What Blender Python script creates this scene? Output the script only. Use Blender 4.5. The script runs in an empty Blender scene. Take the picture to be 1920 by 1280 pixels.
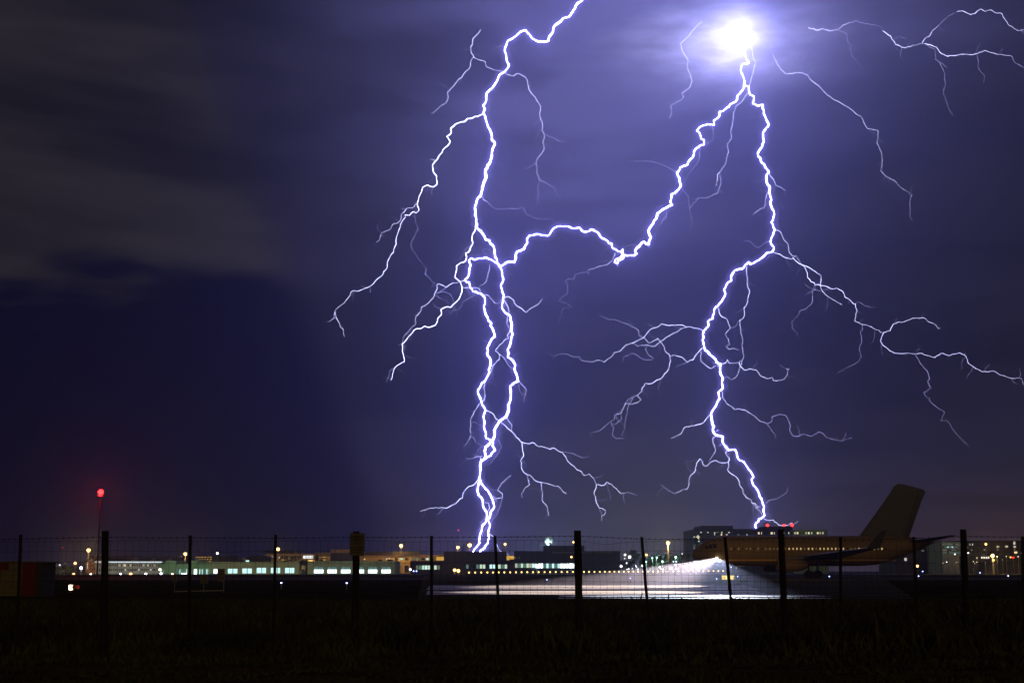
import bpy, bmesh, math, random
import numpy as np
from mathutils import Vector, Matrix
random.seed(7)
rng = np.random.default_rng(7)
C = bpy.context.scene.collection
S = bpy.context.scene
R = math.radians

# ------------------------------------------------------------------ camera
F = 2666.7                       # focal length in photograph pixels (50 mm on a 36 mm sensor, 1920 wide)
TILT = math.atan((1070 - 640) / F)
CAM_H = 1.0
cam_data = bpy.data.cameras.new("camera")
cam_data.lens = 50
cam_data.sensor_width = 36
cam_data.clip_end = 20000
cam_data.clip_start = 0.1
cam = bpy.data.objects.new("camera", cam_data)
cam.location = (0, 0, CAM_H)
cam.rotation_euler = (R(90) + TILT, 0, 0)
C.objects.link(cam)
S.camera = cam

# ------------------------------------------------------------------ world, sun, exposure
world = bpy.data.worlds.new("World")
S.world = world
world.use_nodes = True
world.cycles.sampling_method = 'NONE'     # a dark night sky: it is found by the rays that reach it

sun_data = bpy.data.lights.new("town_glow", 'SUN')     # warm, weak light from the town behind the camera
sun_data.energy = 0.22
sun_data.angle = R(20)
sun_data.color = (1.0, 0.68, 0.28)
sun = bpy.data.objects.new("town_glow", sun_data)
sun.rotation_euler = (R(76), 0, R(14))
C.objects.link(sun)

S.view_settings.view_transform = 'Standard'
S.view_settings.look = 'None'
S.view_settings.exposure = 0
S.view_settings.gamma = 1
S.view_settings.use_curve_mapping = False
S.render.engine = 'CYCLES'
S.cycles.max_bounces = 4
S.cycles.diffuse_bounces = 2
S.cycles.glossy_bounces = 2
S.cycles.transmission_bounces = 2
S.cycles.volume_bounces = 0
S.cycles.transparent_max_bounces = 6
S.cycles.use_denoising = True
S.cycles.sample_clamp_indirect = 4
S.cycles.caustics_reflective = False
S.cycles.caustics_refractive = False
S.cycles.use_light_tree = True

# ------------------------------------------------------------------ from a direction in view to a place in the world
CT, ST = math.cos(TILT), math.sin(TILT)
def at(px, py, Y):
    """The point at depth Y (metres ahead of the camera) seen at photograph pixel (px, py)."""
    u, v = (px - 960) / F, (640 - py) / F
    dy, dz = CT - v * ST, ST + v * CT
    k = Y / dy
    return Vector((u * k, Y, CAM_H + dz * k))
def xat(px, Y, py=1065): return at(px, py, Y).x
def zat(py, Y): return at(960, py, Y).z
def mpp(Y): return Y / F / 1.013          # metres per photograph pixel near the horizon

# ------------------------------------------------------------------ tags
def tag(o, label=None, cat=None, group=None, kind=None):
    if label: o['label'] = label
    if cat: o['category'] = cat
    if group: o['group'] = group
    if kind: o['kind'] = kind
    return o
def empty(name, loc=(0, 0, 0), rz=0.0):
    o = bpy.data.objects.new(name, None)
    o.empty_display_size = 0.3
    o.location = loc
    o.rotation_euler = (0, 0, rz)
    C.objects.link(o)
    return o
def copy_tree(o, parent=None):
    c = o.copy()
    C.objects.link(c)
    c.parent = parent
    for ch in o.children:
        copy_tree(ch, c)
    return c

# ------------------------------------------------------------------ mesh helper
class MB:
    def __init__(s):
        s.v, s.f, s.mi, s.m = [], [], [], 0
    def quad(s, a, b, c, d):
        n = len(s.v); s.v += [tuple(a), tuple(b), tuple(c), tuple(d)]
        s.f.append((n, n + 1, n + 2, n + 3)); s.mi.append(s.m)
    def poly(s, pts):
        n = len(s.v); s.v += [tuple(p) for p in pts]
        s.f.append(tuple(range(n, n + len(pts)))); s.mi.append(s.m)
    def box(s, x0, x1, y0, y1, z0, z1):
        n = len(s.v)
        s.v += [(x, y, z) for z in (z0, z1) for (x, y) in ((x0, y0), (x1, y0), (x1, y1), (x0, y1))]
        for q in ((3, 2, 1, 0), (4, 5, 6, 7), (0, 1, 5, 4), (1, 2, 6, 5), (2, 3, 7, 6), (3, 0, 4, 7)):
            s.f.append(tuple(n + i for i in q)); s.mi.append(s.m)
    def tube(s, pts, rad, n=8, caps=True):
        """A tube along pts with a radius per point."""
        pts = [Vector(p) for p in pts]
        if not hasattr(rad, '__len__'): rad = [rad] * len(pts)
        base = len(s.v)
        prev = None
        for i, p in enumerate(pts):
            d = (pts[min(i + 1, len(pts) - 1)] - pts[max(i - 1, 0)])
            d = d.normalized() if d.length > 1e-9 else Vector((0, 0, 1))
            if prev is None:
                a = d.orthogonal().normalized()
            else:
                a = (prev - d * prev.dot(d))
                a = a.normalized() if a.length > 1e-6 else d.orthogonal().normalized()
            prev = a
            b = d.cross(a)
            for k in range(n):
                t = 2 * math.pi * k / n
                s.v.append(tuple(p + (a * math.cos(t) + b * math.sin(t)) * rad[i]))
        for i in range(len(pts) - 1):
            for k in range(n):
                k2 = (k + 1) % n
                s.f.append((base + i * n + k, base + i * n + k2, base + (i + 1) * n + k2, base + (i + 1) * n + k)); s.mi.append(s.m)
        if caps:
            s.f.append(tuple(base + k for k in reversed(range(n)))); s.mi.append(s.m)
            e = base + (len(pts) - 1) * n
            s.f.append(tuple(e + k for k in range(n))); s.mi.append(s.m)
    def ball(s, c, r, nu=10, nv=6, sz=1.0):
        base = len(s.v); c = Vector(c)
        s.v.append(tuple(c + Vector((0, 0, r * sz))))
        for j in range(1, nv):
            t = math.pi * j / nv
            for i in range(nu):
                p = 2 * math.pi * i / nu
                s.v.append(tuple(c + Vector((r * math.sin(t) * math.cos(p), r * math.sin(t) * math.sin(p), r * sz * math.cos(t)))))
        s.v.append(tuple(c - Vector((0, 0, r * sz))))
        for i in range(nu):
            i2 = (i + 1) % nu
            s.f.append((base, base + 1 + i, base + 1 + i2)); s.mi.append(s.m)
            for j in range(nv - 2):
                a = base + 1 + j * nu
                s.f.append((a + i, a + nu + i, a + nu + i2, a + i2)); s.mi.append(s.m)
            a = base + 1 + (nv - 2) * nu
            s.f.append((a + i, len(s.v) - 1, a + i2)); s.mi.append(s.m)
    def mesh(s, name, mats, smooth=False):
        me = bpy.data.meshes.new(name)
        me.from_pydata(s.v, [], s.f)
        if not isinstance(mats, (list, tuple)): mats = [mats]
        for m in mats: me.materials.append(m)
        if len(mats) > 1: me.polygons.foreach_set('material_index', s.mi)
        if smooth: me.polygons.foreach_set('use_smooth', [True] * len(me.polygons))
        me.update()
        return me
    def build(s, name, mats, parent=None, smooth=False, loc=(0, 0, 0)):
        o = bpy.data.objects.new(name, s.mesh(name, mats, smooth))
        o.location = loc
        o.parent = parent
        C.objects.link(o)
        return o
def put(name, me, parent=None, loc=(0, 0, 0), rot=(0, 0, 0), scale=(1, 1, 1)):
    o = bpy.data.objects.new(name, me)
    o.location = loc; o.rotation_euler = rot; o.scale = scale; o.parent = parent
    C.objects.link(o)
    return o

# ------------------------------------------------------------------ materials
def new_mat(name):
    m = bpy.data.materials.new(name)
    m.use_nodes = True
    return m, m.node_tree.nodes, m.node_tree.links
def surface(name, col, rough=0.8, var=0.25, scale=3.0, bump=0.2, col2=None, metal=0.0, detail=6, stretch=(1, 1, 1), spec=0.3):
    """Principled surface whose colour wanders between two tones by a noise, with a fine bump."""
    m, n, l = new_mat(name)
    b = n["Principled BSDF"]
    tc = n.new("ShaderNodeTexCoord"); mp = n.new("ShaderNodeMapping")
    mp.inputs["Scale"].default_value = stretch
    l.new(tc.outputs["Object"], mp.inputs[0])
    no = n.new("ShaderNodeTexNoise"); no.inputs["Scale"].default_value = scale; no.inputs["Detail"].default_value = detail
    l.new(mp.outputs[0], no.inputs["Vector"])
    rp = n.new("ShaderNodeValToRGB")
    c2 = col2 or tuple(c * (1 - var) for c in col)
    rp.color_ramp.elements[0].position = 0.3; rp.color_ramp.elements[0].color = (*c2, 1)
    rp.color_ramp.elements[1].position = 0.7; rp.color_ramp.elements[1].color = (*(min(1, c * (1 + var)) for c in col), 1)
    l.new(no.outputs[0], rp.inputs[0]); l.new(rp.outputs[0], b.inputs["Base Color"])
    b.inputs["Roughness"].default_value = rough; b.inputs["Metallic"].default_value = metal
    b.inputs["Specular IOR Level"].default_value = spec
    if bump:
        bp = n.new("ShaderNodeBump"); bp.inputs["Strength"].default_value = bump; bp.inputs["Distance"].default_value = 0.05
        l.new(no.outputs[0], bp.inputs["Height"]); l.new(bp.outputs[0], b.inputs["Normal"])
    return m
def glow(name, col, strength, sample=False):
    """A lamp, lit pane or bolt: it gives off light."""
    m, n, l = new_mat(name)
    n.remove(n["Principled BSDF"])
    e = n.new("ShaderNodeEmission")
    e.inputs[0].default_value = (*col, 1); e.inputs[1].default_value = strength
    l.new(e.outputs[0], n["Material Output"].inputs[0])
    m.cycles.emission_sampling = 'FRONT' if sample else 'NONE'
    return m
class Nodes:
    """Small arithmetic on sockets, for the sky."""
    def __init__(s, n, l): s.n, s.l = n, l
    def _in(s, sock, v):
        if isinstance(v, (int, float)): sock.default_value = v
        elif isinstance(v, tuple): sock.default_value = v
        else: s.l.new(v, sock)
    def m(s, op, a, b=0.0, c=0.0):
        x = s.n.new("ShaderNodeMath"); x.operation = op
        for i, v in enumerate((a, b, c)): s._in(x.inputs[i], v)
        return x.outputs[0]
    def step(s, v, lo, hi):
        x = s.n.new("ShaderNodeMapRange"); x.interpolation_type = 'SMOOTHSTEP'
        s._in(x.inputs[0], v); s._in(x.inputs[1], lo); s._in(x.inputs[2], hi)
        return x.outputs[0]
    def mix(s, f, a, b):
        x = s.n.new("ShaderNodeMix"); x.data_type = 'RGBA'
        s._in(x.inputs[0], f)
        s._in(x.inputs[6], (*a, 1) if isinstance(a, tuple) else a); s._in(x.inputs[7], (*b, 1) if isinstance(b, tuple) else b)
        return x.outputs[2]
    def add(s, f, a, b):
        x = s.n.new("ShaderNodeMix"); x.data_type = 'RGBA'; x.blend_type = 'ADD'
        s._in(x.inputs[0], f)
        s._in(x.inputs[6], (*a, 1) if isinstance(a, tuple) else a); s._in(x.inputs[7], (*b, 1) if isinstance(b, tuple) else b)
        return x.outputs[2]
    def noise(s, vec, scale, detail=5, rough=0.55):
        x = s.n.new("ShaderNodeTexNoise"); x.inputs["Scale"].default_value = scale
        x.inputs["Detail"].default_value = detail; x.inputs["Roughness"].default_value = rough
        s.l.new(vec, x.inputs["Vector"]); return x.outputs[0]

# ------------------------------------------------------------------ sky: storm cloud over a clear deep-blue gap
def build_sky():
    n, l = world.node_tree.nodes, world.node_tree.links
    k = Nodes(n, l)
    tc = n.new("ShaderNodeTexCoord")
    nv = n.new("ShaderNodeVectorMath"); nv.operation = 'NORMALIZE'
    l.new(tc.outputs["Generated"], nv.inputs[0])
    sp = n.new("ShaderNodeSeparateXYZ"); l.new(nv.outputs[0], sp.inputs[0])
    X, Y, Z = sp.outputs
    az = k.m('DIVIDE', k.m('ARCTAN2', X, Y), R(1))          # degrees right of north
    el = k.m('DIVIDE', k.m('ARCSINE', Z), R(1))             # degrees above the horizon
    # cloud layer seen in perspective: position on a flat ceiling
    zc = k.m('ADD', k.m('MAXIMUM', Z, 0.0), 0.06)
    cv = n.new("ShaderNodeCombineXYZ")
    l.new(k.m('DIVIDE', X, zc), cv.inputs[0]); l.new(k.m('DIVIDE', Y, zc), cv.inputs[1])
    cl = k.noise(cv.outputs[0], 0.55, 5, 0.5)
    cl2 = k.noise(cv.outputs[0], 1.7, 4, 0.5)
    bv = n.new("ShaderNodeCombineXYZ")
    l.new(k.m('MULTIPLY', az, 0.055), bv.inputs[0]); l.new(k.m('MULTIPLY', k.m('ADD', el, k.m('MULTIPLY', az, 0.06)), 0.33), bv.inputs[1]); bv.inputs[2].default_value = 3.7
    bands = k.noise(bv.outputs[0], 1.0, 5, 0.55)
    wob = k.m('MULTIPLY', k.m('SUBTRACT', cl2, 0.5), 9.0)
    elw = k.m('ADD', el, wob)
    # edge of the cloud base: high over the gap to the left, down to the ground under the storm
    gap = k.step(k.m('ADD', az, k.m('MULTIPLY', el, 0.42)), -3.2, -5.4)     # 1 in the gap left of the rain curtain
    cloud = k.step(elw, 10.6, 12.6)
    grey = k.mix(k.step(k.m('ADD', k.m('MULTIPLY', cl, 0.45), k.m('MULTIPLY', bands, 0.55)), 0.36, 0.62), (0.0065, 0.0058, 0.0070), (0.034, 0.029, 0.032))
    blue = k.mix(k.step(el, 0.0, 9.0), (0.0018, 0.0020, 0.012), (0.0014, 0.0016, 0.0115))
    left = k.mix(cloud, blue, grey)
    storm = k.mix(k.step(k.m('ADD', k.m('MULTIPLY', cl, 0.5), k.m('MULTIPLY', bands, 0.5)), 0.38, 0.62), (0.0080, 0.0076, 0.016), (0.019, 0.0172, 0.031))
    rain = k.mix(k.step(el, 9.0, 0.5), (0.0, 0.0, 0.0), (0.034, 0.033, 0.033))
    town = k.m('MULTIPLY', k.step(az, -3.0, 5.0), k.step(az, 16.0, 6.5))
    base = k.mix(gap, storm, left)
    base = k.add(town, base, rain)
    warm = k.m('MULTIPLY', k.step(az, 8.0, 17.0), k.step(el, 5.0, 0.0))
    base = k.add(warm, base, (0.027, 0.013, 0.006))
    # storm cloud lit from inside by the discharge: layered, brightest round the flash
    def lobe(a0, e0, sa, se):
        u = k.m('DIVIDE', k.m('SUBTRACT', az, a0), sa); v = k.m('DIVIDE', k.m('SUBTRACT', el, e0), se)
        return k.m('EXPONENT', k.m('MULTIPLY', k.m('ADD', k.m('MULTIPLY', u, u), k.m('MULTIPLY', v, v)), -1.0))
    lay = n.new("ShaderNodeCombineXYZ")
    l.new(k.m('MULTIPLY', az, 0.09), lay.inputs[0]); l.new(k.m('MULTIPLY', el, 0.42), lay.inputs[1])
    layers = k.noise(lay.outputs[0], 1.0, 4, 0.5)
    lit = k.m('ADD', k.m('MULTIPLY', lobe(7.0, 21.5, 8.0, 4.2), 0.85), k.m('ADD', k.m('MULTIPLY', lobe(3.2, 16.0, 6.5, 5.5), 0.62), k.m('MULTIPLY', lobe(0.0, 21.5, 7.0, 5.0), 0.5)))
    lit = k.m('ADD', lit, k.m('MULTIPLY', lobe(14.5, 20.0, 6.0, 4.0), 0.28))
    lit = k.m('MULTIPLY', lit, k.m('ADD', 0.42, k.m('MULTIPLY', k.step(layers, 0.28, 0.72), 0.75)))
    base = k.add(k.m('MINIMUM', lit, 1.0), base, (0.105, 0.101, 0.295))
    # the thin cloud round the discharge itself, torn into shreds
    fl = k.m('ADD', k.m('MULTIPLY', lobe(9.1, 20.7, 1.35, 0.95), 0.55), k.m('MULTIPLY', lobe(8.5, 21.0, 3.8, 1.6), 0.20))
    fine = n.new("ShaderNodeCombineXYZ")
    l.new(k.m('MULTIPLY', az, 0.5), fine.inputs[0]); l.new(k.m('MULTIPLY', el, 1.5), fine.inputs[1])
    shred = k.noise(fine.outputs[0], 1.0, 5, 0.55)
    fl = k.m('MULTIPLY', fl, k.m('ADD', 0.35, k.m('MULTIPLY', k.step(shred, 0.3, 0.7), 0.95)))
    fl = k.m('ADD', fl, k.m('ADD', k.m('MULTIPLY', lobe(9.35, 20.85, 0.85, 0.62), 0.6), k.m('MULTIPLY', lobe(9.2, 20.8, 2.6, 1.5), 0.25)))
    base = k.add(k.m('MINIMUM', fl, 1.0), base, (1.15, 1.12, 2.0))
    # the last daylight left in the air, far below the horizon
    sk = n.new("ShaderNodeTexSky"); sk.sky_type = 'NISHITA'; sk.sun_disc = False
    sk.sun_elevation = R(-6); sk.sun_rotation = R(194)
    base = k.add(0.002, base, sk.outputs[0])
    l.new(base, n["Background"].inputs[0]); n["Background"].inputs[1].default_value = 1.0
build_sky()

# ------------------------------------------------------------------ the rainy air
HAZE = (-1300, 1300, -60, 2300, -2.0, 790)
def build_haze():
    m, n, l = new_mat("rainy_air")
    n.remove(n["Principled BSDF"])
    v = n.new("ShaderNodeVolumePrincipled")
    v.inputs["Color"].default_value = (0.66, 0.70, 1.0, 1)
    v.inputs["Density"].default_value = 0.00017
    v.inputs["Anisotropy"].default_value = 0.86
    l.new(v.outputs[0], n["Material Output"].inputs["Volume"])
    mb = MB(); mb.box(*HAZE)
    o = mb.build("haze", m)
    tag(o, 'thin rainy air hanging over the airfield and the storm', 'haze', kind='stuff')
build_haze()
# ------------------------------------------------------------------ ground
M = {}
def build_ground():
    m = surface("field_grass_soil", (0.034, 0.032, 0.014), 0.95, 0.5, 0.35, 0.6, col2=(0.014, 0.016, 0.007), spec=0.0)
    mb = MB()
    for i in range(24):
        for j in range(24):
            x0, x1 = -3000 + i * 250, -2750 + i * 250
            y0, y1 = -400 + j * 250, -150 + j * 250
            mb.quad((x0, y0, 0), (x1, y0, 0), (x1, y1, 0), (x0, y1, 0))
    tag(mb.build("ground", m), kind='structure')
    dirt = surface("mown_verge", (0.070, 0.046, 0.016), 0.95, 0.5, 1.3, 0.9, col2=(0.022, 0.016, 0.006), spec=0.0)
    mb = MB(); pts = []
    n = 60
    far = [(-14 + 28 * i / n, 17.6 + 1.0 * (i / n) + 0.25 * math.sin(i * 1.7) + 0.2 * math.sin(i * 0.6)) for i in range(n + 1)]
    for a, b in zip(far, far[1:]):
        mb.quad((a[0], 4, 0.004), (b[0], 4, 0.004), (b[0], b[1], 0.004), (a[0], a[1], 0.004))
    tag(mb.build("verge", dirt), kind='structure')
    base_m = surface("worn_dark_pavement", (0.085, 0.083, 0.078), 0.95, 0.2, 0.5, 0.2, spec=0.0)
    conc = surface("light_streak_concrete", (0.52, 0.50, 0.47), 0.68, 0.12, 0.6, 0.1, spec=0.4)
    asph = surface("asphalt", (0.035, 0.035, 0.037), 0.95, 0.3, 2.0, 0.3, spec=0.05)
    paint = surface("light_streak_paint", (0.72, 0.72, 0.72), 0.8, 0.1, 2.0, 0.05, spec=0.25)
    def strip(name, y0, y1, z, mat, x0=-260, x1=260):
        mb = MB(); k = 40
        for i in range(k):
            a, b = x0 + (x1 - x0) * i / k, x0 + (x1 - x0) * (i + 1) / k
            mb.quad((a, y0, z), (b, y0, z), (b, y1, z), (a, y1, z))
        return tag(mb.build(name, mat), kind='structure')
    # the taxiway leaves towards the apron; its left side runs obliquely away
    def slab(name, y0, y1, z, mat, lx=lambda y: -3.4 - (y - 52) * 0.06, rx=lambda y: 14.5 + (y - 52) * 0.25):
        mb = MB(); k = 12
        for j in range(k):
            ya, yb = y0 + (y1 - y0) * j / k, y0 + (y1 - y0) * (j + 1) / k
            mb.quad((lx(ya), ya, z), (rx(ya), ya, z), (rx(yb), yb, z), (lx(yb), yb, z))
        return tag(mb.build(name, mat), kind='structure')
    slab("taxiway", 52.0, 330, 0.008, base_m)
    slab("light_streak_lane", 78.0, 101, 0.012, conc, lambda y: -4.6 - (y - 78) * 0.05, lambda y: 13.5 + (y - 78) * 0.12)  # pale lanes added under the beams to stand in for light streaks
    slab("light_streak_lane", 61.8, 73.2, 0.012, conc, lambda y: -3.7 - (y - 62) * 0.05, lambda y: 11.0 + (y - 62) * 0.12)
    slab("light_streak_lane", 56.4, 60.2, 0.012, conc, lambda y: 1.9, lambda y: 12.6)
    slab("light_streak_band", 52.4, 54.2, 0.012, paint, lambda y: 1.7, lambda y: 11.7)  # added white band, catches a beam as the lowest light streak
    strip("runway", 165, 225, 0.004, asph)
    strip("apron", 380, 640, 0.004, asph, -420, 420)
build_ground()

def build_grass():
    """Rough uncut grass between the fence and the taxiway: bent blades in tufts."""
    m = surface("grass_blade", (0.050, 0.047, 0.014), 0.9, 0.5, 0.7, 0.0, col2=(0.020, 0.021, 0.006), spec=0.0)
    n = 56000
    # denser near the camera side so that the blades stay apart there
    y = 18.0 + 34.2 * rng.random(n) ** 1.35
    near = rng.random(n) < 0.16                      # short dry blades in front of the fence
    y = np.where(near, 11.5 + 7.2 * rng.random(n), y)
    x = (rng.random(n) - 0.5) * (y * 0.80 + 2)
    clump = np.sin(x * 1.9 + np.sin(y * 1.3) * 2) * np.sin(y * 0.9 + np.sin(x * 0.8) * 2)
    h = (0.10 + 0.16 * rng.random(n)) * (1.0 + 0.5 * clump)
    h = np.where(near, h * (0.22 + 0.5 * np.clip((y - 15.5) / 3.0, 0, 1)), h)
    tall = (rng.random(n) < 0.012) & ~near
    h = np.where(tall, h + 0.25, h)
    h = h * np.clip((56.0 - y) / 22.0, 0.12, 1.0)
    a = rng.random(n) * 2 * np.pi
    w = 0.012 + 0.012 * rng.random(n) + 0.0004 * y
    ca, sa = np.cos(a) * w, np.sin(a) * w
    b = rng.random(n) * 2 * np.pi
    lx, ly = np.cos(b) * h * 0.45, np.sin(b) * h * 0.45
    z0 = np.zeros(n)
    V = np.stack([
        np.stack([x - ca, y - sa, z0], 1), np.stack([x + ca, y + sa, z0], 1),
        np.stack([x + lx * .35 + ca * .6, y + ly * .35 + sa * .6, h * .6], 1), np.stack([x + lx * .35 - ca * .6, y + ly * .35 - sa * .6, h * .6], 1),
        np.stack([x + lx, y + ly, h], 1)], 1).reshape(-1, 3)
    i = np.arange(n) * 5
    me = bpy.data.meshes.new("grass")
    q = np.stack([i, i + 1, i + 2, i + 3], 1); t = np.stack([i + 3, i + 2, i + 4], 1)
    me.from_pydata(V.tolist(), [], q.tolist() + t.tolist())
    me.materials.append(m)
    o = put("grass", me)
    tag(o, 'dark rough grass growing between the wire fence and the taxiway', 'grass', kind='stuff')
build_grass()

# ------------------------------------------------------------------ wire fence along the field
def fd(px): return 19.2 * (1 + 0.085 * (px - 960) / 960)     # the fence runs slightly away to the right
def build_fence():
    wood = surface("weathered_post", (0.020, 0.016, 0.013), 0.9, 0.4, 9.0, 0.6, stretch=(1, 1, 0.15), spec=0.1)
    steel = surface("rusty_steel_post", (0.016, 0.013, 0.012), 0.8, 0.4, 14.0, 0.3, spec=0.15)
    wire = surface("dull_wire", (0.014, 0.013, 0.015), 0.6, 0.2, 30.0, 0.0, spec=0.2)
    root = empty("wire_fence", (0, 19.2, 0))
    tag(root, 'barbed and woven wire fence on wooden and steel posts across the foreground', 'fence')
    loc = root.location
    def post(name, xt, yt, xb, w, kind):
        D = fd(xt)
        r = w * 0.5 * mpp(D)
        top = at(xt, yt, D); b = at(xb, 1205, D); b.z = -0.05
        mb = MB()
        if kind == 'wood':
            ra = random.Random(int(xt))
            k = 9
            pts = [b.lerp(top, i / k) + Vector((ra.uniform(-.003, .003), 0, 0)) for i in range(k + 1)]
            mb.tube([p - loc for p in pts], [r * ra.uniform(0.97, 1.05) for _ in pts[:-1]] + [r * 0.96], 12)
        else:                       # steel T-post: a web, a flange and studs
            d = (top - b)
            k = 1
            def bar(x0, x1, y0, y1):
                n = len(mb.v)
                for p in (b, top):
                    mb.v += [tuple(p - loc + Vector(q)) for q in ((x0, y0, 0), (x1, y0, 0), (x1, y1, 0), (x0, y1, 0))]
                for q in ((3, 2, 1, 0), (4, 5, 6, 7), (0, 1, 5, 4), (1, 2, 6, 5), (2, 3, 7, 6), (3, 0, 4, 7)):
                    mb.f.append(tuple(n + i for i in q)); mb.mi.append(0)
            bar(-r, r, -0.006, 0.0)
            bar(-0.006, 0.006, 0.0, 0.035)
            for i in range(22):
                p = b.lerp(top, 0.06 + i * 0.042) - loc
                mb.box(p.x - 0.006, p.x + 0.006, p.y - 0.012, p.y - 0.006, p.z - 0.006, p.z + 0.006)
        mb.build(name, wood if kind == 'wood' else steel, root)
    for xt, yt, xb, w in ((197, 995, 196, 13), (668, 996, 666, 13.2), (1083, 994, 1087, 14), (1464, 992, 1473, 12.2), (1806, 992, 1813, 11.6)):
        post('wooden_post', xt, yt, xb, w, 'wood')
    for xt, yt, xb, w in ((39, 1002, 32, 6), (357, 1003, 354, 6), (517, 1002, 512, 5.5), (809, 1004, 809, 5.5), (928, 1004, 939, 5.5), (1203, 1006, 1221, 5.5),
                          (1359, 1006, 1379, 6), (1576, 1006, 1576, 5.5), (1713, 1006, 1721, 5.5), (1917, 1005, 1920, 5.5)):
        post('steel_post', xt, yt, xb, w, 'steel')
    # top barbed wire: height of the strand read off at points along it
    prof = [(-60, 1011), (39, 1010), (197, 1006.5), (300, 1008), (357, 1007.5), (517, 1008.5), (668, 1007), (809, 1007), (928, 1006.5), (1083, 1004.5), (1140, 1007), (1203, 1010),
            (1290, 1010.5), (1359, 1011), (1464, 1009), (1576, 1011.5), (1640, 1011), (1713, 1008.5), (1806, 1005), (1917, 1006.5), (1990, 1006)]
    def interp(p, x):
        for (a, b), (c, d) in zip(p, p[1:]):
            if a <= x <= c: return b + (d - b) * (x - a) / (c - a)
        return p[-1][1]
    def strand(name, fy, r, barbs):
        mb = MB()
        xs = [-60 + 8 * i for i in range(257)]
        pts = [at(x, fy(x), fd(x) - 0.03) - loc for x in xs]
        mb.tube(pts, r, 5)
        if barbs:
            ra = random.Random(3)
            x = -50
            while x < 1980:
                p = at(x, fy(x), fd(x) - 0.03) - loc
                for s in (-1, 1):
                    q = Vector((ra.uniform(-.006, .006), ra.uniform(-.012, .012), 0.014 * s))
                    mb.tube([p - q * 0.8, p + q], [0.0022, 0.0012], 4)
                mb.tube([p - Vector((.009, 0, 0)), p + Vector((.009, 0, 0))], r * 2.0, 5)
                x += 11.2 + ra.uniform(-.5, .5)
        mb.build(name, wire, root)
    strand('barbed_wire', lambda x: interp(prof, x), 0.0027, True)
    strand('barbed_wire', lambda x: 1118.5 + 0.5 * math.sin(x / 90), 0.0027, True)
    sag = lambda x, k: (1.3 if k < 3 else 0.6) * math.sin(x / 57.0 + k) + 0.5 * math.sin(x / 23.0 + 2 * k)
    dip = lambda x: 5.5 * math.exp(-((x - 1135) / 26) ** 2)
    rows = (1014, 1033, 1055, 1077, 1090, 1101, 1111, 1124, 1139, 1157, 1176)
    def row(k):
        return lambda x: rows[k] + sag(x, k) + (dip(x) if k == 0 else 0.3 * dip(x) if k == 1 else 0)
    for k in range(len(rows)):
        strand('line_wire', row(k), 0.0017, False)
    # upright stay wires, knotted to the line wires
    var = []
    for v in range(8):
        ra = random.Random(100 + v)
        pts = []
        for k, y in enumerate(rows):
            bow = ra.uniform(-2.2, 2.2) if k == 0 else 0
            pts.append((ra.uniform(-0.8, 0.8) + bow, y))
            if k == 0: pts.append((pts[-1][0] * 0.2 + ra.uniform(-1.5, 1.5), 1022))
        o0 = at(960, 1100, 19.2)
        mb = MB()
        P = [at(960 + dx, y, 19.2) - o0 for dx, y in pts]
        mb.tube(P, 0.0015, 4)
        for k, y in enumerate(rows):
            q = P[k if k == 0 else k + 1]
            mb.box(q.x - .003, q.x + .003, q.y - .004, q.y + .004, q.z - .005, q.z + .005)
        var.append((mb.mesh("stay_wire", wire)))
    x = -20.0; i = 0
    ra = random.Random(5)
    while x < 1945:
        D = fd(x)
        sc = D / 19.2
        p = at(x, 1100, D)
        put('stay_wire', var[i % 8], root, p - loc, scale=(sc if ra.random() < .5 else -sc, 1, sc))
        x += 12.9 * (19.2 / D) ** 1.0 + ra.uniform(-.5, .5); i += 1
build_fence()

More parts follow.
